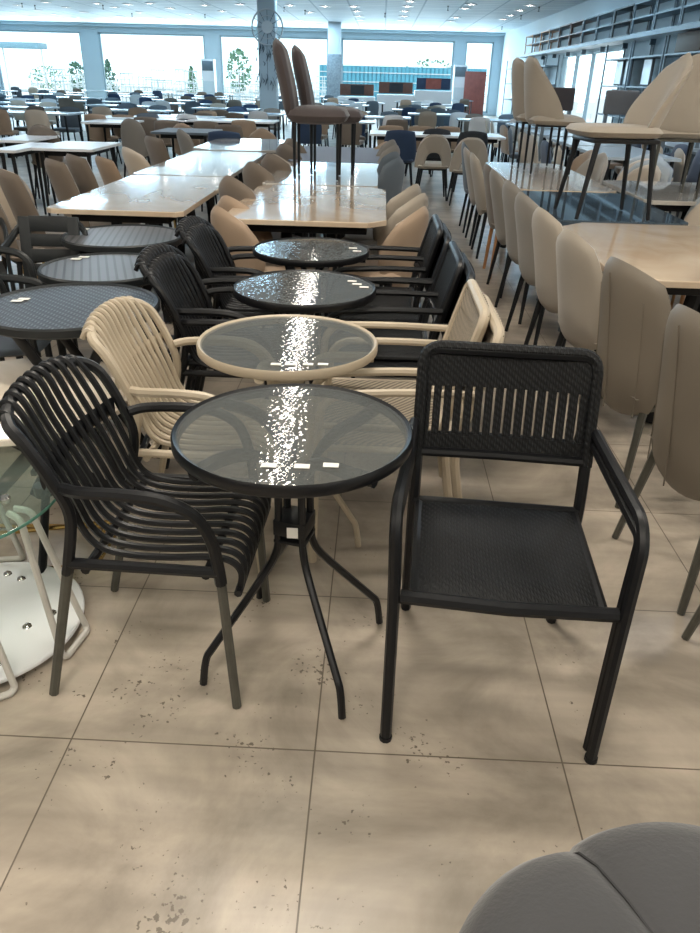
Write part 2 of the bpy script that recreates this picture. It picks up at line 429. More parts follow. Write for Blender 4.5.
# ceiling downlights in rows
lamp = emit('downlight_glow', (1, .97, .92), 30)
dl = thing('ceiling_light', 'small round white recessed ceiling downlight', 'ceiling light')
MB().lathe([(.065, 0), (.10, 0), (.10, -.02), (.085, -.025), (.065, -.01)], 14, closed=True).build('rim', white, dl)
MB().lathe([(.001, -.008), (.068, -.008), (.068, -.002), (.001, -.002)], 14).build('diffuser', lamp, dl)
rows_x = [-17.5, -15, -12.6, -10.2, -7.8, -5.4, -3.0, -.35, 2.0, 4.1]
LP = [(530, 5), (520, 10), (511, 15), (504, 19), (471, 4), (465, 8), (456, 17), (451, 21), (410, 1), (408, 6), (405, 11), (404, 16), (402, 20), (354, 6), (357, 11), (359, 16), (361, 20),
      (18, 5), (46, 2), (66, 7), (14, 12), (38, 10), (56, 14), (33, 16), (84, 12), (97, 3), (115, 7), (75, 17), (128, 4), (150, 3), (140, 12), (170, 8), (120, 16), (160, 18), (190, 14), (205, 5), (185, 22), (222, 11), (240, 4), (235, 18), (215, 24), (290, 5), (310, 12), (300, 20), (325, 6), (320, 24)]
for px, py in LP:
    q_ = P(px, py, CZ)
    if q_.y > 39.5: q_ = Vector((q_.x*39.5/q_.y, 39.5, 0))
    put(dl, (q_.x, q_.y, CZ), 0, 'small round white recessed downlight in the ceiling rows in front of the windows', 'recessed downlights in the ceiling', scale=(1.9, 1.9, 1))
# brighter lamp row over the glass tables
panel_glow = emit('panel_glow', (1, .95, .86), 40)
ll = thing('linear_light', '', 'ceiling light')
MB().box((0, 0, -.03), (.16, 1.5, .06), .008).build('housing', white, ll); MB().box((0, 0, -.063), (.06, 1.44, .008)).build('diffuser', panel_glow, ll)
for i, y in enumerate((6.0, 7.7, 9.4, 11.1, 12.8, 14.5, 16.2)):
    put(ll, (-.88-.055*(y-6), y, CZ), .055, 'long white strip light in the ceiling row over the glass tables', 'strip lights over the glass tables')
sp = MB(); sp.lathe([(.03, 0), (.03, -.02), (.012, -.03), (.012, -.11), (.03, -.12), (.03, -.13), (.001, -.135)], 10)
spr = tag(sp.build('sprinkler', dark, loc=(0, 0, 0)), 'small dark sprinkler head hanging from the ceiling', 'sprinkler')
for i, (px, py) in enumerate(((22, 5), (35, 7), (103, 7), (132, 15), (205, 16), (284, 9), (305, 12), (385, 15), (448, 8), (539, 9), (521, 17), (502, 28))):
    q_ = P(px, py, CZ-.06)
    if q_.y > 40: q_.y = 39.5
    put(spr, (q_.x, q_.y, CZ), 0, 'small dark sprinkler head hanging from the tiled ceiling', 'sprinkler heads')

# ------------------------------------------------------------------ outside
slab_box('ground_outside', -70, 60, YB+.31, 120, -.3, -.15, asphalt)
slab_box('ground_beside', XR+.25, 40, -5, YB+.3, -.3, -.15, asphalt)
def tree(x, y, h, w, cone, label, m):
    t = thing('tree', label, 'tree', (x, y, -.15), 0)
    rnd = random.Random(int(x*7+y)); mb = MB()
    n = 260
    for i in range(n):
        f = rnd.random()
        r = w*(1-f)**.7*(.35+.65*rnd.random()) if cone else w*math.sqrt(max(0, 1-(2*f-1)**2))*(.5+.5*rnd.random())
        a = rnd.random()*6.28; z = h*.22+f*h*.78
        c = Vector((r*math.cos(a), r*math.sin(a), z)); s_ = .10*h/3*(.6+rnd.random())
        d1 = Vector((rnd.uniform(-1, 1), rnd.uniform(-1, 1), rnd.uniform(-1, 1))).normalized()*s_
        d2 = d1.cross(Vector((rnd.uniform(-1, 1), rnd.uniform(-1, 1), rnd.uniform(-1, 1)))).normalized()*s_
        b0 = len(mb.v); mb.v += [c-d1, c+d2, c+d1, c-d2]; mb.f.append((b0, b0+1, b0+2, b0+3))
    mb.build('foliage', m, t)
    MB().tube([(0, 0, 0), (.02, 0, h*.5), (0, 0, h*.85)], [.05*h/3, .035*h/3, .01], 6).build('trunk', bark, t)
    return t
for (px, pt, Y, w_, cone, lb, m_) in ((107, 60, 55, .8, True, 'dark conical evergreen seen through the second window', leafd),
                             (238, 50, 55, .9, False, 'tall rounded green tree outside the third window', leaf),
                             (191, 66, 54, .4, True, 'thin cypress outside, near the white air conditioner', leaf),
                             (75, 62, 54, .6, False, 'leafy tree outside at the right edge of the first window', leafd),
                             (432, 60, 60, 2.4, False, 'broad pale tree outside behind the blue fence', leaf),
                             (45, 66, 58, 1.3, False, 'low broad tree outside the first window', leaf)):
    q_ = at_plane(px, pt, Y); tree(q_.x, Y, q_.z+.15, w_, cone, lb, m_)
# blue corrugated fence outside the fourth window
fe = thing('sheet_fence', 'blue corrugated sheet fence outside the large window', 'fence', (1.2, 50, -.15))
mb = MB()
for i in range(40): mb.box((-5+.25*i, 0, 1.2), (.17, .05, 2.3))
mb.box((0, .06, 1.2), (10, .02, 2.3)); mb.build('sheeting', teal, fe)
mb = MB()
for z in (.5, 1.0, 1.5, 2.0, 2.4): mb.box((0, -.06, z), (10.2, .05, .05))
mb.build('rail', outpale, fe)
# outdoor goods and street canopy
cn = thing('street_canopy', 'blue-grey flat canopy on two posts outside the first window', 'canopy', (at_plane(23, 56, 55).x, 55, -.15))
MB().box((0, 0, 3.1), (2.9, 1.5, .35), .04).build('roof', plain('canopy_blue', (.16, .30, .38), .6), cn)
for s_ in (-1, 1): MB().tube([(s_*1.3, 0, 0), (s_*1.3, 0, 2.95)], .05, 6).build('post', outpale, cn)
rnd = random.Random(3)
rack = thing('garden_rack', 'pale metal garden furniture standing outside the windows', 'garden furniture')
mb = MB()
for s_ in (-1, 1):
    for u_ in (-1, 1): mb.tube([(s_*.35, u_*.25, 0), (s_*.3, u_*.22, 1.1)], .02, 5)
for z in (.45, .75, 1.1): mb.tube([(-.33, -.24, z), (.33, -.24, z), (.33, .24, z), (-.33, .24, z)], .02, 5, closed=True)
mb.build('frame', outpale, rack)
MB().box((0, 0, .46), (.6, .45, .05), .01).build('shelf', plain('outdoor_wood', (.30, .27, .22), .7), rack)
for i in range(56):
    x = -18.6+(i % 14)*1.15+rnd.random()*.3; y = 43.2+(i//14)*2.3+rnd.random()*.8
    put(rack, (x, y, -.15), rnd.random()*3, 'pale metal garden rack among the furniture outside the left windows', 'garden furniture outside', scale=(1, 1, rnd.uniform(.8, 1.7)))
# ------------------------------------------------------------------ glass bistro tables
def bistro(label, mrim, loc, rz, labels, tint=None, lk=True):
    t = thing('bistro_table', label, 'table', loc, rz)
    R = .288; H = .705
    MB().lathe([(R-.016, H-.004), (R-.004, H+.004), (R, H-.002), (R, H-.022), (R-.005, H-.028), (R-.018, H-.026)], 64, closed=True).build('rim', mrim, t)
    MB().lathe([(.001, H-.007), (R-.010, H-.007), (R-.010, H-.001), (.001, H-.001)], 64).build('glass_top', hammered, t)
    for k in range(4):
        a = k*PI/2+PI/4; c, s = math.cos(a), math.sin(a)
        tw = .0
        pts = []
        for r, z, off in ((.275, .006, 0), (.262, .085, 0), (.235, .125, 0), (.10, .29, 0), (.055, .36, 0), (.046, .43, 0), (.046, .57, 0), (.07, .63, 0), (.13, .668, .01), (.20, .678, .03), (.272, .679, .07)):
            pts.append((r*c-off*s, r*s+off*c, z))
        MB().tube(smooth(pts, 4), [.0105]*29+[.013, .015, .016, .017]+[.017]*8, 8).build('leg', mrim, t)
    for z in (.40, .44, .58): MB().box((0, 0, z), (.086, .086, .010 if z != .44 else .045), .003).build('bracket', mrim, t)
    return t
stick = MB().box((0, 0, 0), (.034, .019, .0012)).build('price_sticker', paper)
def stickers(t, spots, z, s=1.0, first=[True]):
    for (x, y, a) in spots:
        if first[0]: o = stick; first[0] = False
        else: o = stick.copy(); col.objects.link(o)
        o.parent = t; o.location = (x, y, z); o.rotation_euler = (0, 0, a); o.scale = (s, s, 1)
def local(t, px, py, z):
    w_ = P(px, py, z)-t.location; a = -t.rotation_euler.z
    return (w_.x*math.cos(a)-w_.y*math.sin(a), w_.x*math.sin(a)+w_.y*math.cos(a), a)
T1 = bistro('black-rimmed round glass bistro table nearest the camera, between the two black armchairs', black_paint, (-.183, 1.578, 0), math.radians(-14), None)
stickers(T1, [local(T1, 269, 465, .707), local(T1, 302, 466, .707), local(T1, 331, 465, .707)], .7068)
tg = MB().box((0, 0, 0), (.028, .002, .03)).build('hang_tag', paper, T1); tl = local(T1, 296, 530, .45)
tg.location = (.0, 0, .385); tg.rotation_euler = (0, 0, -T1.rotation_euler.z); tg.location = (.052*math.sin(T1.rotation_euler.z)*-1, -.052*math.cos(T1.rotation_euler.z), .44)
T2 = bistro('beige-rimmed round glass bistro table, second in the line of glass tables', beige, (-.272, 2.235, 0), math.radians(20), None)
stickers(T2, [local(T2, 276, 364, .707), local(T2, 290, 364, .707), local(T2, 308, 364, .707), local(T2, 323, 364, .707)], .7068, .9)
T3 = bistro('black-rimmed round glass bistro table, third in the line behind the beige one', black_paint, (-.283, 2.925, 0), math.radians(40), None)
stickers(T3, [local(T3, 352, 281, .707), local(T3, 357, 284, .707), local(T3, 364, 287, .707)], .7068, 1.1)
T4 = bistro('farthest black-rimmed round glass bistro table, just before the marble dining table', black_paint, (-.322, 3.67, 0), math.radians(15), None)
stickers(T4, [local(T4, 353, 248, .707), local(T4, 357, 251, .707)], .7068, 1.2)

# ------------------------------------------------------------------ slatted armchair
def slat_chair(label, m, mleg, nsl=11):
    t = thing('slatted_armchair', label, 'chair')
    W = .215
    # outer frame: rear leg upper, back sides and the arched top rail
    def side(x): s = 1 if x > 0 else -1; return [(s*W, .145, .395), (s*W, .136, .43), (s*W*1.0, .112, .56), (s*W*1.02, .140, .65), (s*W*1.02, .182, .735)]
    pts = side(1)+[(W*.95, .216, .768), (W*.76, .238, .784), (W*.45, .258, .793), (0, .268, .796), (-W*.45, .258, .793), (-W*.76, .238, .784), (-W*.95, .216, .768)]+list(reversed(side(-1)))
    fr = MB().tube(smooth(pts, 5), .0142, 8)
    for s in (-1, 1):   # seat side rails
        fr.tube([(s*W, .14, .425), (s*W, -.22, .425)], .0135, 8)
    fr.tube([(-W, .10, .405), (W, .10, .405)], .011, 8); fr.tube([(-W, -.19, .412), (W, -.19, .412)], .011, 8)
    fr.tube([(x_*W, .160+.028*(1-x_*x_), .645) for x_ in (-1, -.75, -.5, -.25, 0, .25, .5, .75, 1)], .006, 8, flat=4.0)
    fr.build('frame', m, t)
    sl = MB()
    for i in range(nsl):
        x = -W+.034+(2*W-.068)*i/(nsl-1); u = x/W; cv = .032*(1-u*u)
        top = .812-.030*abs(u)**2.5
        pth = [(x*.98, .252+.028*(1-u*u), top-.024), (x*.98, .236+.028*(1-u*u), top-.001), (x*.98, .210+.028*(1-u*u), top-.016), (x, .176+cv, .72), (x, .145+cv*.9, .645), (x, .117+cv*.6, .56), (x, .097+cv*.3, .49), (x, .066, .452), (x, .0, .436), (x, -.10, .436), (x, -.195, .444), (x, -.245, .436), (x, -.268, .405), (x, -.262, .355)]
        sl.tube(smooth(pth, 4), .0088, 7)
    sl.tube([(-W+.012, -.262, .357), (W-.012, -.262, .357)], .010, 7)
    sl.build('seat_slats', m, t)
    for s in (-1, 1):
        arm = [(s*(W), .118, .628), (s*(W+.022), .07, .634), (s*(W+.028), -.04, .637), (s*(W+.028), -.12, .628), (s*(W+.022), -.182, .592), (s*(W+.008), -.212, .52), (s*W, -.222, .44), (s*W, -.226, .392)]
        MB().tube(smooth(arm, 5), .0145, 8).build('armrest', m, t)
        MB().tube([(s*W, -.226, .40), (s*(W+.004), -.245, .004)], .0125, 8).build('leg', mleg, t)
        MB().tube([(s*W, .143, .40), (s*(W+.006), .242, .004)], [.0138, .0125], 8).build('leg', mleg, t)
    return t
sc_black = slat_chair('black slatted armchair with bare grey lower legs, left of the nearest glass table', black, legpaint)
put(sc_black, (-.553, 1.592, 0), FACE_R-.035)
sc_beige = slat_chair('', beige, beige)
put(sc_beige, (-.575, 2.17, 0), FACE_R-.03, 'beige slatted armchair left of the beige glass table')
sc_blk2 = slat_chair('', black, black)
sg = 'black slatted armchairs stacked in pairs left of the far glass tables'
put(sc_blk2, (-.60, 2.86, 0), FACE_R, 'black slatted armchair left of the third glass table, under another of its kind', sg)
put(sc_blk2, (-.64, 2.90, .028), FACE_R, 'black slatted armchair left of the third glass table, on top of its pair', sg)
put(sc_blk2, (-.62, 3.54, 0), FACE_R, 'black slatted armchair left of the farthest glass table, under another of its kind', sg)
put(sc_blk2, (-.66, 3.58, .028), FACE_R, 'black slatted armchair left of the farthest glass table, on top of its pair', sg)

# ------------------------------------------------------------------ woven armchair
def woven_chair(label, m, mw, slots=True, twin=True):
    t = thing('woven_armchair', label, 'chair')
    W = .238; wb_ = .222
    offs = (0, .033) if twin else (0,)
    # back frame: uprights and rounded top rail
    pts = [(wb_, .252, .004), (wb_, .205, .30), (wb_, .185, .42), (wb_, .200, .52), (wb_, .250, .70), (wb_, .285, .835),
           (-wb_, .285, .835), (-wb_, .250, .70), (-wb_, .200, .52), (-wb_, .185, .42), (-wb_, .205, .30), (-wb_, .252, .004)]
    bfr = MB().tube(fillet(pts, .045, 5), .0155, 8).build('back_frame', m, t)
    # woven back
    pan = MB()
    def yz(z): return .205+(z-.53)*.262
    def strip(x0, x1, z0, z1, th=.016):
        b0 = len(pan.v)
        for z in (z0, z1):
            for x in (x0, x1):
                cv = .016*(1-((x)/wb_)**2)
                pan.v.append(Vector((x, yz(z)+cv-th/2, z))); pan.v.append(Vector((x, yz(z)+cv+th/2, z)))
        i = lambda a, b, c: b0+a*4+b*2+c
        pan.f.extend([(i(0,0,0), i(0,1,0), i(1,1,0), i(1,0,0)), (i(0,0,1), i(1,0,1), i(1,1,1), i(0,1,1)),
                   (i(0,0,0), i(1,0,0), i(1,0,1), i(0,0,1)), (i(0,1,0), i(0,1,1), i(1,1,1), i(1,1,0)),
                   (i(1,0,0), i(1,1,0), i(1,1,1), i(1,0,1)), (i(0,0,0), i(0,0,1), i(0,1,1), i(0,1,0))])
    n = 16; x0 = -wb_+.005; dx = (2*wb_-.01)/n
    for k in range(n):
        a = x0+k*dx; strip(a, a+dx, .742, .838, .02); strip(a, a+dx, .575, .618, .02)
        if slots: strip(a+dx*.0, a+dx*.74, .61, .75, .014)
        else: strip(a, a+dx, .61, .75, .02)
    if not slots:
        for z0, z1 in ((.535, .58),):
            for k in range(n): a = x0+k*dx; strip(a, a+dx, z0, z1, .02)
    pan.build('woven_back', mw, t)
    # rolled cord on the top rail
    MB().tube(fillet([(wb_, .205, .56), (wb_, .286, .84), (-wb_, .286, .84), (-wb_, .205, .56)], .05, 6), .0165, 8).build('cord_wrap', mw if slots else m, bfr)
    MB().tube([(-wb_, .208, .572), (0, .225, .566), (wb_, .208, .572)], .0135, 8).build('lower_back_rail', m, t)
    # seat
    st = MB(); NU = 10
    def seatfn(a, b):
        y = -.238+(b+1)/2*.415; hw = (.205-.0*(b+1)); return (a*hw, y, .436-.012*(1-a*a)*(1-b*b)), (0, 0, 1)
    st.slab(seatfn, .022, 12, 12, .06, 8); st.build('woven_seat', mw, t)
    fr = MB()
    fr.tube([(-W, -.240, .428), (0, -.246, .424), (W, -.240, .428)], .0165, 8)
    fr.tube([(-wb_, .185, .432), (wb_, .185, .432)], .014, 8)
    for s in (-1, 1): fr.tube([(s*.208, -.235, .428), (s*.208, .185, .428)], .0125, 8)
    fr.build('seat_frame', m, t)
    for s in (-1, 1):
        mb = MB()
        for o_ in offs:
            pth = [(s*(W+.012), -.262+o_, .004), (s*(W+.014), -.25+o_, .43), (s*(W+.020), -.235+o_*.8, .60), (s*(W+.02), -.19, .642-o_*1.0), (s*(W+.004), .02, .652-o_*.95), (s*(wb_+.014), .225, .648-o_*.9)]
            mb.tube(fillet(pth, .09, 6), .0140, 8)
        mb.build('armrest_and_leg', m, t)
        MB().lathe([(.001, 0), (.016, 0), (.016, .012), (.001, .014)], 10, c=(s*(W+.012), -.262, 0)).build('foot_cap', blackm if m is black else m, t)
    return t
wc = woven_chair('black woven-cord armchair facing the camera, right of the nearest glass table', black, weave_black)
put(wc, (.338, 1.53, 0), math.radians(-4.0))
wbg = woven_chair('', beige, weave_beige, slots=False, twin=False)
put(wbg, (.085, 2.28, 0), FACE_L, 'beige woven-cord armchair right of the beige glass table, lower of two stacked', 'beige woven armchairs stacked right of the beige table', scale=(1, 1, .955))
put(wbg, (.055, 2.40, .022), FACE_L, 'beige woven-cord armchair right of the beige glass table, upper of two stacked', 'beige woven armchairs stacked right of the beige table', scale=(1, 1, .955))
wbk = woven_chair('', black, weave_black, slots=False, twin=False)
put(wbk, (.075, 2.96, 0), FACE_L, 'black woven armchair right of the third glass table, lower of two stacked', 'black woven armchairs stacked right of the glass tables', scale=(1, 1, .955))
put(wbk, (.045, 3.09, .022), FACE_L, 'black woven armchair right of the third glass table, upper of two stacked', 'black woven armchairs stacked right of the glass tables', scale=(1, 1, .955))
put(wbk, (.045, 3.68, 0), FACE_L, 'black woven armchair right of the farthest glass table, lower of two stacked', 'black woven armchairs stacked right of the glass tables', scale=(1, 1, .955))
put(wbk, (.015, 3.81, .022), FACE_L, 'black woven armchair right of the farthest glass table, upper of two stacked', 'black woven armchairs stacked right of the glass tables', scale=(1, 1, .955))

# ------------------------------------------------------------------ dark round folding tables at the left
def folding_table(label, mtop, loc, rz, R=.30):
    t = thing('folding_table', label, 'table', loc, rz)
    H = .705
    MB().lathe([(.001, H-.022), (R-.012, H-.022), (R-.012, H-.003), (.001, H)], 48).build('tabletop', mtop, t)
    MB().lathe([(R-.018, H-.002), (R-.006, H+.004), (R, H-.003), (R, H-.026), (R-.006, H-.032), (R-.018, H-.028)], 48, closed=True).build('rim', resin, t)
    for s in (-1, 1):
        for u in (-1, 1):
            MB().tube([(u*.20, s*.16, .003), (u*-.17, s*.15, .67)], .0125, 7, flat=1.6).build('leg', black_paint, t)
    for s in (-1, 1):
        for u in (-1, 1): MB().box((u*.185, 0, .67 if s > 0 else .10), (.022, .34, .022), .004).build('crossbar', black_paint, t)
    MB().box((0, 0, .355), (.02, .34, .02), .004).build('crossbar', black_paint, t)
    return t
L3 = folding_table('charcoal round table with a woven top, nearest of the dark round tables at the left', weave_top, (-1.10, 2.56, 0), .1, .315)
stickers(L3, [local(L3, 17, 301, .706), local(L3, 24, 299, .706)], .7068, 1.2)
L2 = folding_table('charcoal round table with a ribbed top, middle one of the dark round tables', ribbed, (-1.17, 3.16, 0), .35, .285)
stickers(L2, [local(L2, 76, 259, .706), local(L2, 84, 257, .706)], .7068, 1.3)
L1 = folding_table('charcoal round table with a ribbed top, farthest of the dark round tables', ribbed, (-1.32, 3.86, 0), .2, .31)
stickers(L1, [local(L1, 83, 229, .706)], .7068, 1.8)
mb = MB().lathe([(.001, .68), (.25, .68), (.25, .70), (.24, .705), (.001, .705)], 40)

# ------------------------------------------------------------------ resin armchair
def resin_chair():
    t = thing('resin_armchair', 'black resin armchair with slotted back', 'chair')
    mb = MB(); W = .20
    def row(z): return .17+(z-.43)*.22
    # back made of panels around four horizontal slots
    zs = [.40, .52, .545, .60, .62, .675, .695, .75, .77, .84]
    def plate(z0, z1, xa, xb):
        mb.box(((xa+xb)/2, row((z0+z1)/2), (z0+z1)/2), (xb-xa, .02, z1-z0+.004), .003, Matrix.Rotation(-.215, 3, 'X'))
    plate(.40, .815, -W, -W+.075); plate(.40, .815, W-.075, W)
    for z0, z1 in ((.40, .50), (.514, .575), (.589, .65), (.664, .725), (.739, .815)): plate(z0, z1, -W+.07, W-.07)
    mb.build('backrest', resin, t)
    st = MB(); st.slab(lambda a, b: ((a*.225, -.03+b*.22, .425+.008*a*a-.01*(1-b*b)), (0, 0, 1)), .028, 8, 8, .15, 8); st.build('seat', resin, t)
    for s in (-1, 1):
        MB().tube(smooth([(s*.17, .275, .79), (s*.235, .25, .73), (s*.27, .12, .672), (s*.275, -.08, .655), (s*.265, -.20, .62), (s*.25, -.235, .50), (s*.245, -.245, .004)], 5), .0155, 7, flat=1.3).build('armrest', resin, t)
        MB().tube([(s*.205, .17, .43), (s*.235, .26, .004)], .017, 7).build('leg', resin, t)
    return t
rc = resin_chair()
put(rc, (-1.68, 3.62, 0), .08, 'black resin armchair with slotted back, facing the camera behind the dark round tables', scale=(.76, .9, .97))
put(rc, (-2.35, 4.2, 0), .5, 'black resin armchair half hidden at the left edge, farthest of its kind', 'black resin armchairs at the left')
put(rc, (-1.62, 2.95, 0), FACE_R+.15, 'black resin armchair turned to the middle dark round table at the left edge', 'black resin armchairs at the left')
put(rc, (-1.86, 3.30, .05), FACE_R+.1, 'black resin armchair at the left edge with only its curved arms in view', 'black resin armchairs at the left')

# ------------------------------------------------------------------ dining chairs
def dining(name, label, m, ml, H=.88, wb=.23, wt=.20, wrap=.07, k=.6, lean=.16, T=.055, legr=(.017, .010), seat=.47, splay=.05, hole=False, ST=.085, sw=.235, seam=False, wing=0.0, bot=.40, lowback=.0, scoop=0.0):
    t = thing(name, label, 'chair')
    zc = (H+bot)/2; hh = (H-bot)/2
    def fn(a, b):
        w_ = wb+(wt-wb)*(b+1)/2
        z = zc+b*hh - (scoop*abs(a)**1.5*max(0, b+.2) if scoop else 0)
        y = .19+lean*max(0.0, (z-bot)/(H-bot))**1.3-wrap*a*a*(1+wing*b)
        x = a*w_
        nn = Vector((2*wrap*a/w_*.9, 1, -.15)).normalized()
        return (x, y, z), nn
    bk = MB()
    if not hole: bk.slab(fn, T, 14, 14, k)
    else:
        # arch-shaped opening at the bottom: two cheeks and a top cap following the same surface
        ring = []
        for i in range(25):
            th = PI*i/24; ring.append((math.cos(th), math.sin(th)))
        base = len(bk.v); n = len(ring)
        for (c, s_) in ring:
            for rr, off in ((.46, -.4), (.51, -1), (.95, -1), (1.0, 0), (.95, 1), (.51, 1), (.46, .4)):
                a = math.copysign(abs(c)**.7, c)*rr; b = -1+s_*rr*2 if s_ else -1
                p, nn = fn(max(-1, min(1, a)), max(-1, min(1, b)))
                bk.v.append(Vector(p)+nn*T/2*off)
        for i in range(n-1):
            for j in range(7):
                j2 = (j+1) % 7
                bk.f.append((base+i*7+j, base+i*7+j2, base+(i+1)*7+j2, base+(i+1)*7+j))
        bk.f.append(tuple(base+j for j in range(7))); bk.f.append(tuple(base+(n-1)*7+j for j in reversed(range(7))))
    bko = bk.build('backrest', m, t)
    if seam:
        sm = MB(); pts = []
        for i in range(9):
            p, nn = fn(0, -.95+1.8*i/8); pts.append(Vector(p)+nn*(T/2+.001))
        sm.tube(pts, .0025, 5)
        for a_ in (-.62, .62):
            pts = []
            for i in range(9):
                p, nn = fn(a_, -.9+1.5*i/8); pts.append(Vector(p)+nn*(T/2*.93))
            sm.tube(pts, .002, 5)
        sm.build('seam', m, bko)
    st = MB(); st.slab(lambda a, b: ((a*sw*(1-.06*b), -.02+b*.235, seat-ST*.42+.004*(1-a*a)), (0, 0, 1)), ST, 12, 12, .3, 3.6)
    st.build('seat', m, t)
    for s in (-1, 1):
        for u in (-1, 1):
            MB().tube([(s*.165, u*.165-.01, seat-.07), (s*(.165+splay), u*(.165+splay)-.01, .002)], list(legr), 8).build('leg', ml, t)
    MB().box((0, -.01, seat-.075), (.36, .36, .02), .004).build('seat_frame', ml, t)
    return t
camel_c = dining('dining_chair', '', camel, legpaint, H=.91, wb=.235, wt=.225, wrap=.09, k=.68, lean=.09, T=.06, legr=(.016, .012), seam=True, wing=.3, bot=.33, sw=.195)
cg = 'camel leather chairs along the right side'
X0 = 1.15
put(camel_c, (X0-.02, 2.72, 0), FACE_R+.22, 'camel leather dining chair, third from the camera in the right-hand row', 'dining chairs in the right-hand row')
put(camel_c, (X0, 2.08, 0), FACE_R+.2, 'camel leather dining chair, second from the camera, behind the black woven armchair\'s arm', 'dining chairs in the right-hand row')
put(camel_c, (X0+.02, 1.50, 0), FACE_R, 'nearest camel leather dining chair, cut by the right edge', 'dining chairs in the right-hand row')
hb = dining('dining_chair', '', pale, blkmetal, H=.90, wb=.225, wt=.165, wrap=.05, k=.75, lean=.13, T=.07, legr=(.018, .011), bot=.36, sw=.205)
hbg = dining('dining_chair', '', greyfab, blkmetal, H=.90, wb=.22, wt=.16, wrap=.05, k=.75, lean=.13, T=.07, legr=(.018, .011), bot=.36, sw=.205)
put(hb, (1.13, 3.38, 0), FACE_R+.3, 'pale beige high-back dining chair at the clipped corner of the near right marble table', 'dining chairs in the right-hand row')
put(hb, (1.13, 3.98, 0), FACE_R+.25, 'pale beige high-back dining chair, second beside the near right marble table', 'dining chairs in the right-hand row')
put(hbg, (1.13, 4.56, 0), FACE_R+.25, 'grey-beige high-back dining chair beside the joint of the right-hand tables', 'dining chairs in the right-hand row')
put(hbg, (1.14, 5.14, 0), FACE_R+.25, 'grey-beige high-back dining chair with slim black legs beside the smoked glass table', 'dining chairs in the right-hand row')
tanw = dining('dining_chair', '', taupe, wood, H=.88, wb=.22, wt=.20, wrap=.04, k=.5, lean=.10, T=.06, legr=(.018, .013), splay=.03, bot=.38)
put(tanw, (1.14, 6.35, 0), FACE_R, 'taupe dining chair with bare oak legs in the right-hand row', 'dining chairs in the right-hand row')
put(hb, (1.14, 7.15, 0), FACE_R, 'pale high-back chair just beyond the oak-legged chair', 'dining chairs in the right-hand row')
put(hb, (1.14, 7.75, 0), FACE_R, 'pale high-back chair second beyond the oak-legged chair', 'dining chairs in the right-hand row')
slt = dining('dining_chair', '', slate, blkmetal, H=.90, wb=.22, wt=.17, wrap=.04, k=.7, lean=.08, T=.06, bot=.38)
put(slt, (1.14, 8.45, 0), FACE_R, 'dark slate high-back chair at the far end of the right-hand row', 'dining chairs in the right-hand row')
put(hbg, (1.14, 5.78, 0), FACE_R+.1, 'grey-beige high-back chair just before the oak-legged chair', 'dining chairs in the right-hand row')
# scoop chairs round the centre tables
scp = dining('tub_chair', '', tan, blkmetal, H=.82, wb=.23, wt=.22, wrap=.11, k=.85, lean=.08, T=.075, bot=.34, scoop=.05)
scp2 = dining('tub_chair', '', taupe, blkmetal, H=.88, wb=.22, wt=.21, wrap=.07, k=.75, lean=.07, T=.08, bot=.36, scoop=.03)
scc = dining('tub_chair', '', pale, blkmetal, H=.84, wb=.24, wt=.22, wrap=.11, k=.9, lean=.11, T=.07, bot=.34, scoop=.05)
ords = ['nearest', 'second', 'third', 'fourth', 'fifth', 'sixth', 'seventh', 'eighth', 'ninth', 'tenth', 'eleventh', 'twelfth']
for i, (pr, y, x, a, nm) in enumerate(((scp, 4.35, -.68, -.1, 'tan'), (scp, 4.78, -.74, .1, 'tan'), (scp2, 5.22, -.80, 0, 'taupe'), (scp2, 6.15, -.80, 0, 'taupe'), (scp2, 6.85, -.76, .05, 'taupe'), (scc, 7.35, -.76, 0, 'cream'), (scp2, 8.0, -.78, 0, 'taupe'), (scp2, 8.7, -.8, 0, 'taupe'))):
    put(pr, (x, y, 0), FACE_R+a+.8, '%s upholstered tub chair, %s in the row left of the centre marble tables' % (nm, ords[i]), 'tub chairs left of the centre tables')
for i, (pr, y, x, a, nm) in enumerate(((scp, 4.50, .02, .12, 'tan'), (scc, 4.95, .02, .05, 'cream'), (scc, 5.4, 0.0, 0, 'cream'), (slt, 6.5, -.08, 0, 'slate'), (slt, 7.1, -.1, 0, 'slate'), (hbg, 7.9, -.12, 0, 'grey-beige'), (hbg, 8.6, -.14, .0, 'grey-beige'), (scp, 9.5, -.16, 0, 'tan'))):
    put(pr, (x, y, 0), FACE_L+a-.6, '%s upholstered chair, %s in the row right of the centre marble tables' % (nm, ords[i]), 'chairs right of the centre tables')
# row left of the left marble table
sq = dining('dining_chair', '', taupe, blkmetal, H=.90, wb=.23, wt=.21, wrap=.05, k=.3, lean=.12, T=.08, bot=.40)
sqt = dining('dining_chair', '', tan, blkmetal, H=.84, wb=.22, wt=.20, wrap=.05, k=.4, lean=.12, T=.06, bot=.40)
crm = dining('dining_chair', '', cream, gold, H=.86, wb=.27, wt=.25, wrap=.10, k=.9, lean=.12, T=.07, bot=.38)
for i, (pr, y, x, nm) in enumerate(((sq, 4.72, -2.20, 'taupe channelled'), (sq, 5.05, -2.16, 'taupe channelled'), (sq, 5.75, -2.14, 'taupe channelled'), (sq, 6.1, -2.12, 'taupe channelled'), (sqt, 6.65, -2.10, 'tan'), (crm, 7.35, -2.10, 'cream patterned'), (sq, 8.15, -2.1, 'taupe'), (hbg, 9.4, -2.1, 'pale grey'))):
    put(pr, (x, y, 0), FACE_R+.7, '%s dining chair, %s in the row left of the left marble table' % (nm, ords[i]), 'chairs left of the left marble tables')
put(crm, (-2.72, 4.95, 0), PI-.3, 'cream round-backed chair with gold legs at the left edge')
put(crm, (-2.82, 5.6, 0), PI+.3, 'cream quilted round-backed chair behind the gold-legged one at the left edge')
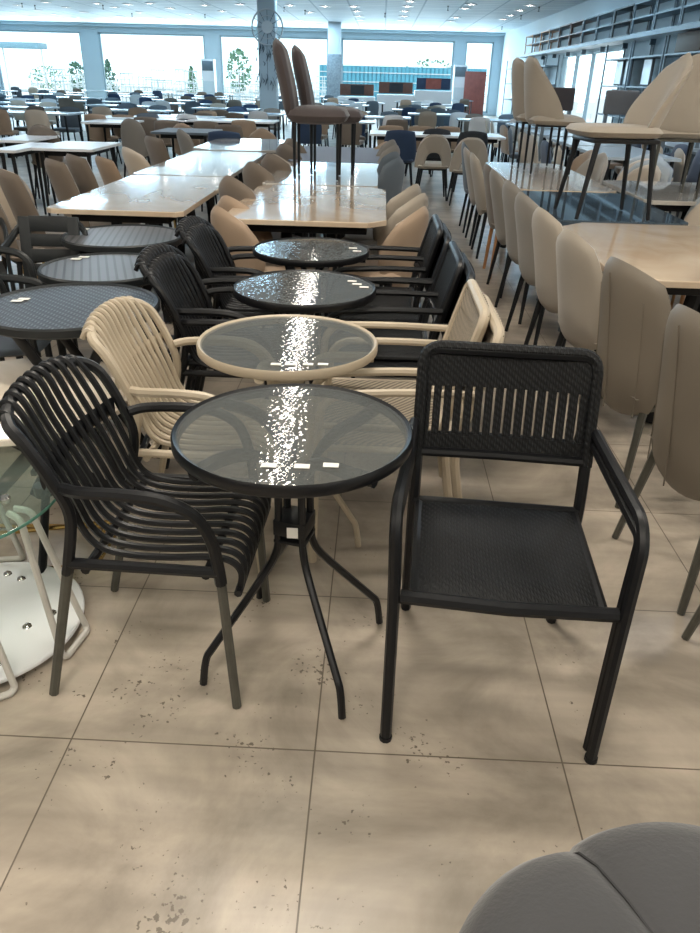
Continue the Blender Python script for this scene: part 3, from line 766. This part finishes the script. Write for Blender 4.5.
# ------------------------------------------------------------------ dining tables
def dtable(label, x0, x1, y0, y1, mt, clip=.12, H=.755, mb_=None, th=.028, cat='table', name='dining_table', base='slab'):
    cx, cy = (x0+x1)/2, (y0+y1)/2; t = thing(name, label, cat, (cx, cy, 0))
    w, d = (x1-x0)/2, (y1-y0)/2; c = clip
    poly = [(-w+c, -d), (w-c, -d), (w, -d+c), (w, d-c), (w-c, d), (-w+c, d), (-w, d-c), (-w, -d+c)]
    MB().prism(poly, H-th, H, .004).build('tabletop', mt, t, ang=25)
    m2 = mb_ or blackm
    MB().box((0, 0, H-th-.03), (2*w-.22, 2*d-.22, .055), .005).build('apron', m2, t)
    for s in (-1, 1):
        if base == 'slab':
            MB().tube([(-w*.42, s*d*.6, .01), (-w*.28, s*d*.55, H-th-.05)], .035, 8).build('leg', m2, t)
            MB().tube([(w*.42, s*d*.6, .01), (w*.28, s*d*.55, H-th-.05)], .035, 8).build('leg', m2, t)
        else:
            for u in (-1, 1): MB().tube([(u*(w-.06), s*(d-.06), .002), (u*(w-.08), s*(d-.08), H-th-.02)], [.012, .02], 6).build('leg', m2, t)
    return t
dtable('cream marble dining table with clipped corners, nearest in the centre line', -.87, .05, 4.16, 5.66, marble, .10)
dtable('cream marble dining table with the brown chairs standing on it', -.87, -.01, 5.72, 7.4, marblew, .03)
dtable('cream marble dining table, nearest one of the left line', -1.92, -1.12, 4.31, 6.0, marble, .04)
dtable('pale glossy dining table, second of the left line', -1.95, -1.18, 6.05, 8.2, marblew, .04)
dtable('pale glossy table with rounded corners at the far end of the left line', -2.05, -1.1, 8.35, 10.1, marblew, .22)
dtable('cream marble dining table with clipped corners at the right edge', 1.00, 2.25, 3.02, 4.40, marble, .17)
dtable('smoked glass-topped dining table carrying the beige shell chairs', 1.02, 1.82, 4.46, 5.74, smoky, .05, mb_=slate)
dtable('pale marble dining table carrying the pair of upright beige chairs', 1.04, 1.78, 5.80, 7.9, marble, .08)
dtable('dark glossy table beyond the table with the brown chairs', -.9, .0, 7.6, 9.4, navy, .05, H=.74)

# chairs that stand on tables
bch = dining('dining_chair', '', brown, blkmetal, H=.95, wb=.225, wt=.17, wrap=.03, k=.7, lean=.11, T=.10, legr=(.014, .010), splay=.0, seat=.50, bot=.40, ST=.13)
put(bch, (-.50, 6.16, .757), FACE_R, 'brown high-back chair standing on the marble table, nearer of the pair', scale=(1, 1, 1))
put(bch, (-.40, 6.50, .757), FACE_R, 'brown high-back chair standing on the marble table, farther of the pair', scale=(1, 1, .97))
bsh = dining('dining_chair', '', pale, blkmetal, H=.90, wb=.24, wt=.17, wrap=.17, k=.35, lean=.07, T=.10, legr=(.013, .009), splay=.0, seat=.46, bot=.39, wing=-.85, ST=.09)
put(bsh, (1.47, 7.02, .757), FACE_R, 'beige wing-sided chair standing on the marble table, nearer of the upright pair')
put(bsh, (1.43, 7.45, .757), FACE_R, 'beige wing-sided chair standing on the marble table, farther of the upright pair')
bfl = dining('dining_chair', '', pale, legpaint, H=.90, wb=.29, wt=.10, wrap=.08, k=.5, lean=.02, T=.06, legr=(.013, .009), splay=.0, seat=.45, bot=.40)
def shell_chair():
    t = thing('shell_chair', '', 'chair')
    mb = MB()
    def fn(a, b):   # shell back: broad cheeks at the seat sweeping up to a leaning rounded top
        h = (b+1)/2; w = .215-.035*h
        z = .43+.44*h-.05*abs(a)*h; y = .155+.14*h-(.13*(1-h)**.8+.025)*abs(a)**1.8
        return (a*w, y, z), Vector((a*1.1*(1-h*.6), .9, -.45)).normalized()
    mb.slab(fn, .06, 16, 14, .65, 3.2); mb.build('shell', pale, t)
    MB().slab(lambda a, b: ((a*.23, -.06+b*.24, .465), (0, 0, 1)), .07, 10, 10, .4, 6).build('seat', pale, t)
    MB().box((0, -.04, .42), (.38, .38, .025), .006).build('seat_frame', blkmetal, t)
    for s in (-1, 1):
        for u in (-1, 1): MB().tube([(s*.17, u*.16-.04, .41), (s*.20, u*.215-.05, .002)], [.018, .012], 8).build('leg', blkmetal, t)
    return t
sh = shell_chair()
put(sh, (1.40, 4.70, .757), FACE_L+.1, 'beige shell chair with black legs standing on the smoked glass table')
dtable('pale dining table at the right edge behind the plastic-wrapped chairs', 1.86, 3.0, 5.42, 6.6, marblew, .05)
put(bfl, (2.09, 5.70, .757), PI-.05, 'beige chair with flared back standing on the pale table at the right edge')
put(bsh, (2.62, 6.27, .757), FACE_R, 'beige upright chair standing on the pale table behind the two shell chairs')
# plastic-wrapped chairs beyond the right tables
wrap_m = glass_mat('plastic_wrap', (.8, .85, .9), (.70, .76, .80), .55, .9, 25, .15, 1.6)
wr_c = dining('wrapped_chair', '', cream, wood, H=.84, wb=.24, wt=.2, wrap=.1, k=.9, lean=.10, T=.06, bot=.40)
MB().slab(lambda a, b: ((a*.265, .23+.12*(b+1)/2-.1*a*a, .64+b*.24), Vector((a*.8, 1, -.15)).normalized()), .10, 12, 12, .8, 6).build('plastic_cover', wrap_m, wr_c)
for i, (wx, wy) in enumerate(((2.12, 5.12), (2.38, 4.72), (2.2, 7.0), (2.35, 7.6))):
    put(wr_c, (wx, wy, 0), FACE_L+.5, 'cream chair in clear plastic wrap, %s of four beyond the right-hand tables' % ['nearer left', 'nearer right', 'farther left', 'farther right'][i])
put(scc, (2.05, 8.2, 0), FACE_L+.4, 'cream chair seen between the black legs of the shell chairs')
put(scp, (2.1, 8.9, 0), FACE_L+.2, 'tan chair seen between the black legs of the shell chairs, left of the cream one')

# ------------------------------------------------------------------ floor-level left group
gt = thing('glass_table', 'round clear glass coffee table with white tube legs and white lower shelf, left edge', 'table', (-1.14, 1.615, 0))
R = .325
MB().lathe([(.001, .452), (R-.003, .452), (R, .456), (R, .460), (R-.003, .462), (.001, .462)], 56).build('glass_top', clear, gt)
MB().lathe([(R-.0005, .453), (R+.0012, .454), (R+.0012, .461), (R-.0005, .462)], 56, closed=True).build('glass_edge', plain('green_glass_edge', (.10, .26, .20), .15), gt)
MB().lathe([(.001, .022), (.284, .022), (.288, .026), (.288, .034), (.284, .038), (.001, .038)], 56, c=(.03, 0, 0)).build('lower_shelf', white, gt)
for a in (-9, -56, 100, 190):
    pts = []
    for (r, da, z) in ((.22, -3, .437), (.26, -5, .43), (.335, -11, .02), (.34, -9, .011), (.34, 9, .011), (.335, 11, .02), (.26, 5, .43), (.22, 3, .437)):
        an = math.radians(a+da); pts.append((r*math.cos(an), r*math.sin(an), z))
    MB().tube(fillet(pts, .02, 4), .0095, 8).build('leg', white_tube, gt)
for a, r in ((12, .20), (-8, .15), (-52, .22), (-62, .26), (95, .22), (80, .2)):
    an = math.radians(a); c_ = (r*math.cos(an)+.03, r*math.sin(an), .038); mb = MB()
    mb.lathe([(.001, 0), (.014, 0), (.012, .003), (.006, .004), (.006, .008), (.001, .009)], 8, c=c_)
    mb.build('bolt', chrome, gt)
for a in (-9, 100):
    an = math.radians(a); MB().lathe([(.001, 0), (.012, 0), (.014, .012), (.010, .018), (.001, .02)], 10, c=(.21*math.cos(an), .21*math.sin(an), .462)).build('glass_stud', chrome, gt)
mt_ = thing('coffee_table', 'round cream marble coffee table on dark crossed legs, behind the black slatted armchair', 'table', (-1.12, 2.14, 0))
MB().lathe([(.001, .505), (.345, .505), (.35, .51), (.35, .526), (.345, .531), (.001, .531)], 56).build('tabletop', ceramic('white_marble', (.78, .71, .61), (.60, .53, .44), .15), mt_)
for k in range(3):
    a = k*2*PI/3+.5; c, s = math.cos(a), math.sin(a)
    MB().tube([(.30*c-.1*s, .30*s+.1*c, .003), (-.20*c, -.20*s, .505)], .013, 8, flat=1.9).build('leg', legpaint if k == 9 else blkmetal, mt_)
MB().lathe([(.001, .15), (.03, .15), (.03, .19), (.001, .19)], 10).build('hub', blkmetal, mt_)
gf = thing('gold_table_base', 'thin gold metal table base lying on the floor behind the black slatted armchair', 'table base', (-1.05, 2.03, 0))
MB().tube(fillet([(.17, -.10, .012), (-.45, -.20, .012), (-.45, .10, .012), (.17, .14, .012)], .02), .008, 8, closed=True).build('lower_frame', gold, gf)
MB().tube([(-.5, -.16, .10), (.24, .05, .10)], .008, 8).build('upper_bar', gold, gf)
MB().tube([(.17, -.10, .012), (.165, .028, .10)], .007, 8).build('strut', gold, gf); MB().tube([(-.45, .0, .012), (-.45, -.14, .10)], .007, 8).build('strut', gold, gf)

# ------------------------------------------------------------------ grey pouf, lower right
pf = thing('velvet_pouf', 'dark grey velvet lobed pouf in the lower right corner', 'pouf', (.49, .445, 0))
mb = MB(); SEG = 120; NL = 5; R = .385; a0 = math.radians(114)
prof = [(.0, .425), (.35, .432), (.62, .430), (.80, .418), (.91, .395), (.975, .355), (1.0, .30), (1.0, .20), (.98, .10), (.94, .04), (.0, .04)]
for r, z in prof:
    for k in range(SEG):
        a = 2*PI*k/SEG; ph = ((a-a0)*NL/(2*PI)) % 1.0; l = abs(math.sin(PI*ph))**.55
        g = (1-.07*(1-l)*min(1, r*1.2)); zz = z-.022*(1-l)*(1 if z > .3 else 0)*min(1, r*2)
        mb.v.append(Vector((R*r*g*math.cos(a), R*r*g*math.sin(a), zz)))
for i in range(len(prof)-1):
    for k in range(SEG):
        k2 = (k+1) % SEG; mb.f.append((i*SEG+k, i*SEG+k2, (i+1)*SEG+k2, (i+1)*SEG+k))
mb.build('cushion', velvet, pf, ang=70)
mb = MB()
for k in range(NL):
    a = a0+2*PI*k/NL; mb.tube([(R*r*.93*math.cos(a), R*r*.93*math.sin(a), z) for r, z in ((.1, .412), (.4, .414), (.62, .412), (.80, .400), (.91, .377), (.975, .337), (1.0, .28), (1, .1))], .0025, 5)
mb.build('seam', plain('dark_seam', (.035, .035, .037), .8), pf)
for k in range(4):
    a = k*PI/2+.6; MB().lathe([(.001, 0), (.015, 0), (.02, .045), (.001, .045)], 10, c=(.25*math.cos(a), .25*math.sin(a), 0)).build('foot', blkmetal, pf)

# ------------------------------------------------------------------ middle distance (chairs with their backs to the camera and so on)
holeb = dining('open_back_chair', '', pale, blkmetal, H=.84, wb=.25, wt=.25, wrap=.06, k=.9, lean=.08, T=.05, hole=True, bot=.42)
plainn = dining('dining_chair', '', navy, blkmetal, H=.84, wb=.25, wt=.22, wrap=.06, k=.4, lean=.08, T=.05, bot=.40)
drk = dining('dining_chair', '', dark, blkmetal, H=.84, wb=.24, wt=.22, wrap=.06, k=.5, lean=.08, T=.05, bot=.40)
low = dining('dining_chair', '', tan, blkmetal, H=.80, wb=.23, wt=.22, wrap=.04, k=.4, lean=.08, T=.06, bot=.42)
lowg = dining('dining_chair', '', taupe, blkmetal, H=.80, wb=.23, wt=.22, wrap=.04, k=.4, lean=.08, T=.06, bot=.42)
def back_at(pr, px, py, z, a, label, group=None, dy=-.28):
    q_ = P(px, py, z); return put(pr, (q_.x, q_.y+dy, 0), PI+a, label, group)
back_at(plainn, 400, 130, .81, 0, 'navy velvet chair in the row of dark and beige chairs beyond the aisle')
back_at(holeb, 433, 134, .81, 0, 'beige open-back chair with an arched hole, beside the navy chair')
back_at(holeb, 468, 137, .81, 0, 'beige open-back chair with an arched hole, at the right end of its row')
back_at(drk, 435, 128.5, .81, 0, 'black chair just behind the beige open-back chair')
back_at(drk, 470, 131, .81, 0, 'black chair behind the right-hand open-back chair')
back_at(low, 391, 123.5, .80, 0, 'tan chair, left of three beyond the white table'); back_at(low, 420, 124, .80, 0, 'tan chair, middle of three beyond the white table'); back_at(low, 446, 124.5, .80, 0, 'tan chair, right of three beyond the white table')
back_at(lowg, 397, 118, .80, 0, 'taupe chair behind the three tan ones')
p0 = P(368, 140, .75); p1 = P(478, 132, .75)
dtable('white dining table behind the navy and beige open-back chairs', p0.x, p0.x+2.0, 11.7, 12.6, white, .03, base='legs')
# rows A (left of centre)
for i, (pr, px, py, lb) in enumerate((
    (scp2, 56, 122, 'large brown armchair-like chair with its back to the camera, alone between tables'),
    (sqt, 105, 113.5, 'tan chair at the left end of the pale tables'),
    (low, 131, 112, 'tan low-back chair behind the dark table'), (lowg, 153, 114, 'taupe low-back chair behind the dark table'),
    (hbg, 142, 118, 'tall taupe chair with its back to the camera at the dark table'),
    (scp, 190, 121, 'round-backed tan chair at the end of the left row'),
    (lowg, 174, 117, 'taupe chair behind the round-backed one'), (lowg, 212, 118, 'taupe chair in front of the pale tables, left of the navy one'),
    (lowg, 234, 121, 'wide taupe chair right behind the navy chair'), (plainn, 231, 130, 'navy chair at the head of the round-cornered table'),
    (scp, 267, 126, 'tan round-backed chair at the head of the round-cornered table'), (lowg, 208, 110.5, 'small taupe chair in the far row'),
    (lowg, 238, 110.5, 'small taupe chair in the far row, right of another'), (low, 248, 117, 'tan chair in the far row'))):
    dz = .88 if pr in (hbg, scp2) else .82
    back_at(pr, px, py, dz, 0, lb)
for (x0, x1, py, h, lb, m_) in ((80, 135, 122, .75, 'pale table with thin legs at the left', white), (150, 215, 132, .75, 'dark-edged table behind the taupe chairs', slate), (-10, 34, 140, .75, 'white table at the far left edge, upper one', white),
                       (-10, 20, 150, .75, 'white table at the far left edge, lower one', white), (30, 100, 148, .75, 'white table behind the brown chair', white), (90, 200, 118, .75, 'long pale table before the far chairs', white),
                       (175, 280, 120, .75, 'pale table in front of the far windows', white)):
    a = P(x0, py, h); b_ = P(x1, py, h)
    dtable(lb, a.x, b_.x, a.y, a.y+.95, m_, .02, base='legs')
# far field of display furniture
dtop = plain('display_top', (.42, .48, .52), .25)
ft = thing('display_table', '', 'table')
MB().prism([(-.8, -.42), (.8, -.42), (.8, .42), (-.8, .42)], .73, .76).build('tabletop', dtop, ft)
mb = MB()
for s in (-1, 1):
    for u in (-1, 1): MB().tube([(s*.74, u*.36, 0), (s*.72, u*.35, .73)], .022, 5).build('leg', blkmetal, ft)
def far_chair(m, hname='display_chair'):
    t = thing(hname, '', 'chair')
    MB().slab(lambda a, b: ((a*.22, .2+.08*(b+1)/2, .62+b*.22), (0, 1, 0)), .06, 6, 6, .5, 6).build('backrest', m, t)
    MB().box((0, 0, .43), (.44, .44, .07), .02).build('seat', m, t)
    for s in (-1, 1):
        for u in (-1, 1): MB().tube([(s*.17, u*.17, .40), (s*.2, u*.2, 0)], .013, 5).build('leg', blkmetal, t)
    return t
fcs = [(far_chair(m), nm) for m, nm in ((taupe, 'taupe'), (cream, 'cream'), (slate, 'slate grey'), (navy, 'navy'), (tan, 'tan'), (white, 'white'))]
rnd = random.Random(11)
rows_ = [(15.2, -9.5, 1.5), (17.4, -10.5, 3.6), (19.8, -11.5, 3.8), (22.4, -13.5, 3.6), (25.2, -15, 3.9), (28.2, -17, 3.5), (31.4, -18, 3.6), (36, -18.5, 3.4)]
for r, (y, xa, xb) in enumerate(rows_):
    x = xa
    while x < xb:
        if abs(x-cc.x) < .9 and abs(y-22) < 1.6: x += 1.2
        put(ft, (x, y, 0), rnd.uniform(-.04, .04), 'white display table in the crowded rows before the far windows', 'far display tables')
        for s, u in ((-1, -1), (1, -1), (-1, 1), (1, 1)):
            if rnd.random() < .12: continue
            if r > 3 and u > 0: continue
            fc, nm = fcs[rnd.choice((0, 0, 1, 2, 2, 3, 4, 5, 5))]
            put(fc, (x+s*.38, y+u*.58, 0), (PI if u < 0 else 0)+rnd.uniform(-.2, .2), '%s display chair in the crowded rows before the far windows' % nm, 'far %s display chairs' % nm)
        x += 2.5+rnd.uniform(0, .4)
# exhibits before the fourth window
for (x0, x1, yt, m_, lb) in ((340, 374, 84, dwood, 'white display counter with a brown top board, left of three'), (379, 413, 82, dwood, 'white display counter with a brown and black top board, middle of three'), (417, 451, 78, navy, 'white display counter with a navy and red top board, right of three')):
    a = at_plane(x0, yt, 34); b_ = at_plane(x1, yt, 34)
    t = thing('display_counter', lb, 'counter', ((a.x+b_.x)/2, 34, 0)); w = b_.x-a.x
    H = a.z
    MB().box((0, 0, (H-.45)/2), (w*1.1, .7, H-.45), .02).build('body', white, t)
    MB().box((0, .1, H-.2), (w, .08, .42), .01).build('top_board', m_, t)
    if m_ is navy:
        MB().box((0, .05, H-.2), (w*.45, .03, .38), .005).build('red_panel', red, t)
    else: MB().box((0.02, .05, H-.2), (w*.4, .03, .34), .005).build('dark_panel', dark, t)
a = at_plane(475, 84, 37.3)
t = thing('wall_panel', 'tall reddish panel standing by the fifth window', 'panel', (a.x, 37.3, 0)); MB().box((0, 0, .95), (.95, .06, 1.9), .01).build('board', red, t); MB().box((0, 0, .05), (1, .3, .1), .02).build('foot', dark, t)
# air conditioners
def ac(px, pt, Y, lb):
    a = at_plane(px, pt, Y); t = thing('air_conditioner', lb, 'air conditioner', (a.x, Y, 0)); H = a.z
    MB().box((0, 0, H/2), (.6, .4, H), .03).build('body', white, t)
    MB().box((0, -.205, H-.28), (.5, .02, .4), .005).build('grille', steel, t)
    MB().box((0, -.205, H*.35), (.5, .01, H*.45), .004).build('lower_panel', outpale, t)
ac(208, 59, 38.5, 'tall white floor-standing air conditioner between the second and third windows')
ac(461, 65, 38.5, 'tall white floor-standing air conditioner between the fourth and fifth windows')
# round clock-like ornament and wavy metal ornament on the column
oc = at_plane(267, 27, 21.9)
t = thing('wall_clock', 'large round openwork wall clock on the column', 'clock', (oc.x, 21.96, oc.z))
def ring(r, tr, n=36): return MB().tube([(r*math.cos(2*PI*i/n), 0, r*math.sin(2*PI*i/n)) for i in range(n)], tr, 6, closed=True)
ring(.40, .022).build('outer_ring', white, t); ring(.26, .012).build('inner_ring', white, t)
mb = MB()
for k in range(12):
    a = k*PI/6; mb.tube([(.12*math.cos(a), 0, .12*math.sin(a)), (.40*math.cos(a), 0, .40*math.sin(a))], .007, 5)
mb.build('spokes', steel, t)
o = MB().lathe([(.001, 0), (.15, 0), (.15, .03), (.001, .03)], 24).build('dial', white, t); o.rotation_euler = (PI/2, 0, 0)
oc = at_plane(267, 67, 21.9)
t = thing('metal_wall_ornament', 'wavy metal wall ornament hanging on the column below the clock', 'ornament', (oc.x, 21.98, oc.z))
rnd = random.Random(5); mb = MB()
for i in range(34):
    x = rnd.uniform(-.30, .30); z = rnd.uniform(-.5, .5); l = rnd.uniform(.06, .14)
    mb.tube(smooth([(x-.02, 0, z-l), (x+.02, -.02, z), (x-.01+rnd.uniform(-.03, .03), 0, z+l)], 3), [.004, .012, .02, .022, .018, .012, .004], 5, flat=.4)
mb.build('leaf_strips', steel, t)
MB().tube([(0, .01, -.55), (0, .01, .55)], .006, 5).build('rod', steel, t)
# glassy patterned panel on second column
oc = at_plane(334, 75, 35.8)
t = thing('patterned_screen', 'grey patterned screen standing against the far pillar', 'screen', (oc.x, 35.85, 0))
MB().box((0, 0, 1.2), (.62, .04, 2.4), .01).build('panel', plain('patterned_grey', (.28, .33, .36), .5, var=.5, vscale=14), t)
MB().box((0, 0, .04), (.7, .25, .08), .01).build('foot', steel, t)

# ------------------------------------------------------------------ shelving along the right wall
def rackbay(name, label, y0, y1, z0, z1, levels, m=steel, depth=.42, x1=None, parts=()):
    x1 = x1 or XR-.02; t = thing(name, label, 'shelving', (x1-depth/2, (y0+y1)/2, 0)); L = (y1-y0)
    for s in (-1, 1):
        for u in (-1, 1): MB().box((u*(depth/2-.02), s*(L/2-.02), (z0+z1)/2), (.035, .035, z1-z0)).build('post', m, t)
    for z in levels: MB().box((0, 0, z), (depth, L, .03)).build('shelf', m, t)
    return t
# shelf board (ledge) carrying the upper racks
ZL = 2.42
lg = thing('shelf_ledge', 'long dark-edged ledge carrying the upper racks on the right wall', 'ledge', (XR-.02-.28, 18, ZL))
MB().box((0, 0, -.04), (.56, 30, .05)).build('board', white, lg); MB().box((-.285, 0, -.04), (.012, 30, .07)).build('edge', steel, lg)
mb = MB()
for i in range(15): mb.box((.2, -14+2*i, -.12), (.12, .04, .12))
mb.build('brackets', steel, lg)
bs = 11.2; i = 0
names = ['first', 'second', 'third', 'fourth', 'fifth', 'sixth', 'seventh', 'eighth', 'ninth', 'tenth', 'eleventh', 'twelfth', 'thirteenth', 'fourteenth']
while bs < 32:
    L = 1.45; mm = steel if i % 5 else blkmetal
    if 22 < bs < 25: mm = dwood
    if 25 < bs < 31: mm = wood if i % 2 else steel
    rackbay('open_rack', 'open metal rack frame on the upper ledge, %s from the right edge' % names[i], bs, bs+L, ZL, ZL+.62, (ZL+.03, ZL+.32, ZL+.60), mm, .4)
    bs += 1.5; i += 1
# lower racks
i = 0
for y0, y1 in ((10.2, 12.1), (12.2, 14.0), (14.1, 16.0), (16.1, 18.1), (18.2, 20.2), (27.5, 29.8), (30.0, 32.6), (32.8, 36)):
    rackbay('steel_shelving', 'dark steel shelving bay against the right wall, %s from the right edge' % names[i], y0, y1, 0, 2.32, (.25, .85, 1.45, 2.0), steel, .45)
    i += 1
# goods on the shelves
brd = thing('boxed_board', '', 'box'); MB().box((0, 0, .15), (.34, 1.2, .30), .01).build('carton', cardboard, brd); MB().box((0, 0, .302), (.06, 1.2, .004)).build('tape', greyboard, brd)
put(brd, (XR-.3, 14.9, 2.02), 0, 'brown carton on the top shelf at the right edge')
smp = thing('framed_panel', '', 'panel'); MB().box((0, 0, .26), (.05, .55, .52), .01).build('board', greyboard, smp); MB().box((-.03, 0, .26), (.012, .50, .46)).build('face', white, smp)
rnd = random.Random(9); n_ = 0
for y in (10.7, 11.6, 12.7, 13.5, 14.6, 15.5, 16.7, 17.5, 18.8, 19.6, 28.2, 29.2, 30.7, 31.8, 33.6, 35):
    for z in (.87, 1.47):
        n_ += 1
        if rnd.random() < .85: put(smp, (XR-.25, y+rnd.uniform(-.1, .1), z), rnd.uniform(-.15, .15), 'small pale framed panel on the steel shelving of the right wall', 'framed panels on the shelving')
def board_at(px0, px1, pt, pb, Y, m, lb):
    a = at_plane(px0, pt, Y); b_ = at_plane(px1, pb, Y); t = thing('upright_headboard', lb, 'headboard', ((a.x+b_.x)/2, Y, 0))
    MB().box((0, 0, (a.z+b_.z)/2), (b_.x-a.x, .10, a.z-b_.z), .02).build('panel', m, t)
    w_ = (b_.x-a.x)/2-.04
    for s in (-1, 1): MB().box((s*w_, 0, b_.z/2), (.05, .05, b_.z), .004).build('leg', steel, t)
board_at(545, 572, 87, 111, 11.5, brown, 'brown upholstered bar-height headboard panel right of the upright beige chairs')
board_at(607, 635, 90, 115, 11.8, greyboard, 'grey upholstered headboard panel behind the shell chairs')
board_at(672, 706, 82, 118, 10.6, dark, 'black upholstered headboard panel at the right edge')
# barstools and dark furniture in the right middle distance
rnd = random.Random(21)
for y in (9.6, 11.3, 13.2, 15.4):
    for x in (2.9, 4.3):
        put(ft, (x, y, 0), PI/2, 'white display table in the rows beside the right wall', 'display tables by the right wall')
        for s, u in ((-1, -1), (1, -1), (-1, 1), (1, 1)):
            fc, nm = fcs[rnd.choice((0, 1, 2, 3, 1, 4))]
            put(fc, (x+u*.58, y+s*.38, 0), (-PI/2 if u > 0 else PI/2)+rnd.uniform(-.2, .2), '%s display chair in the rows beside the right wall' % nm, '%s display chairs by the right wall' % nm)

# ------------------------------------------------------------------ light
wd = bpy.data.worlds.new('world'); scn.world = wd; wd.use_nodes = True
nt = wd.node_tree; bg = nt.nodes['Background']
tc = N(nt, 'ShaderNodeTexCoord'); sx = N(nt, 'ShaderNodeSeparateXYZ'); nt.links.new(tc.outputs['Generated'], sx.inputs[0])
cr = N(nt, 'ShaderNodeValToRGB'); cr.color_ramp.elements[0].position = .0; cr.color_ramp.elements[0].color = (.62, .86, .93, 1)
cr.color_ramp.elements[1].position = .12; cr.color_ramp.elements[1].color = (.90, .98, 1, 1)
nt.links.new(sx.outputs['Z'], cr.inputs[0]); nt.links.new(cr.outputs[0], bg.inputs[0]); bg.inputs[1].default_value = 2.2
def area(x, y, z, sx_, sy_, p, c, rot=(0, 0, 0)):
    l = bpy.data.lights.new('lamp', 'AREA'); l.shape = 'RECTANGLE'; l.size = sx_; l.size_y = sy_; l.energy = p; l.color = c
    o = bpy.data.objects.new('lamp', l); col.objects.link(o); o.location = (x, y, z); o.rotation_euler = rot
    return o
warm = (1, .92, .80); cool = (.45, .75, 1)
for x in (-4.5, -.4, 3.6):
    for y in (-4, -.5, 3.0):
        area(x, y, CZ-.06, 1.0, .5, 62, warm)
for x in (-4.5, 3.6):
    for y in (7.5, 12): area(x, y, CZ-.06, 1.0, .5, 46, (.80, .90, 1))
for x in (-15, -9, -3, 3.5):
    for y in (17.5, 23, 29, 35):
        area(x, y, CZ-.06, 1.2, 1.2, 75, cool)
# daylight entering through the far windows
for a, b_ in wins:
    o = area((a+b_)/2, YB-.05, 1.7, b_-a, 2.9, 60*(b_-a), (.6, .85, 1), (-PI/2, 0, 0))
    o.data.cycles.is_portal = False
vs = scn.view_settings; vs.view_transform = 'Standard'; vs.look = 'None'; vs.gamma = 1; vs.use_curve_mapping = False; vs.exposure = 0.27
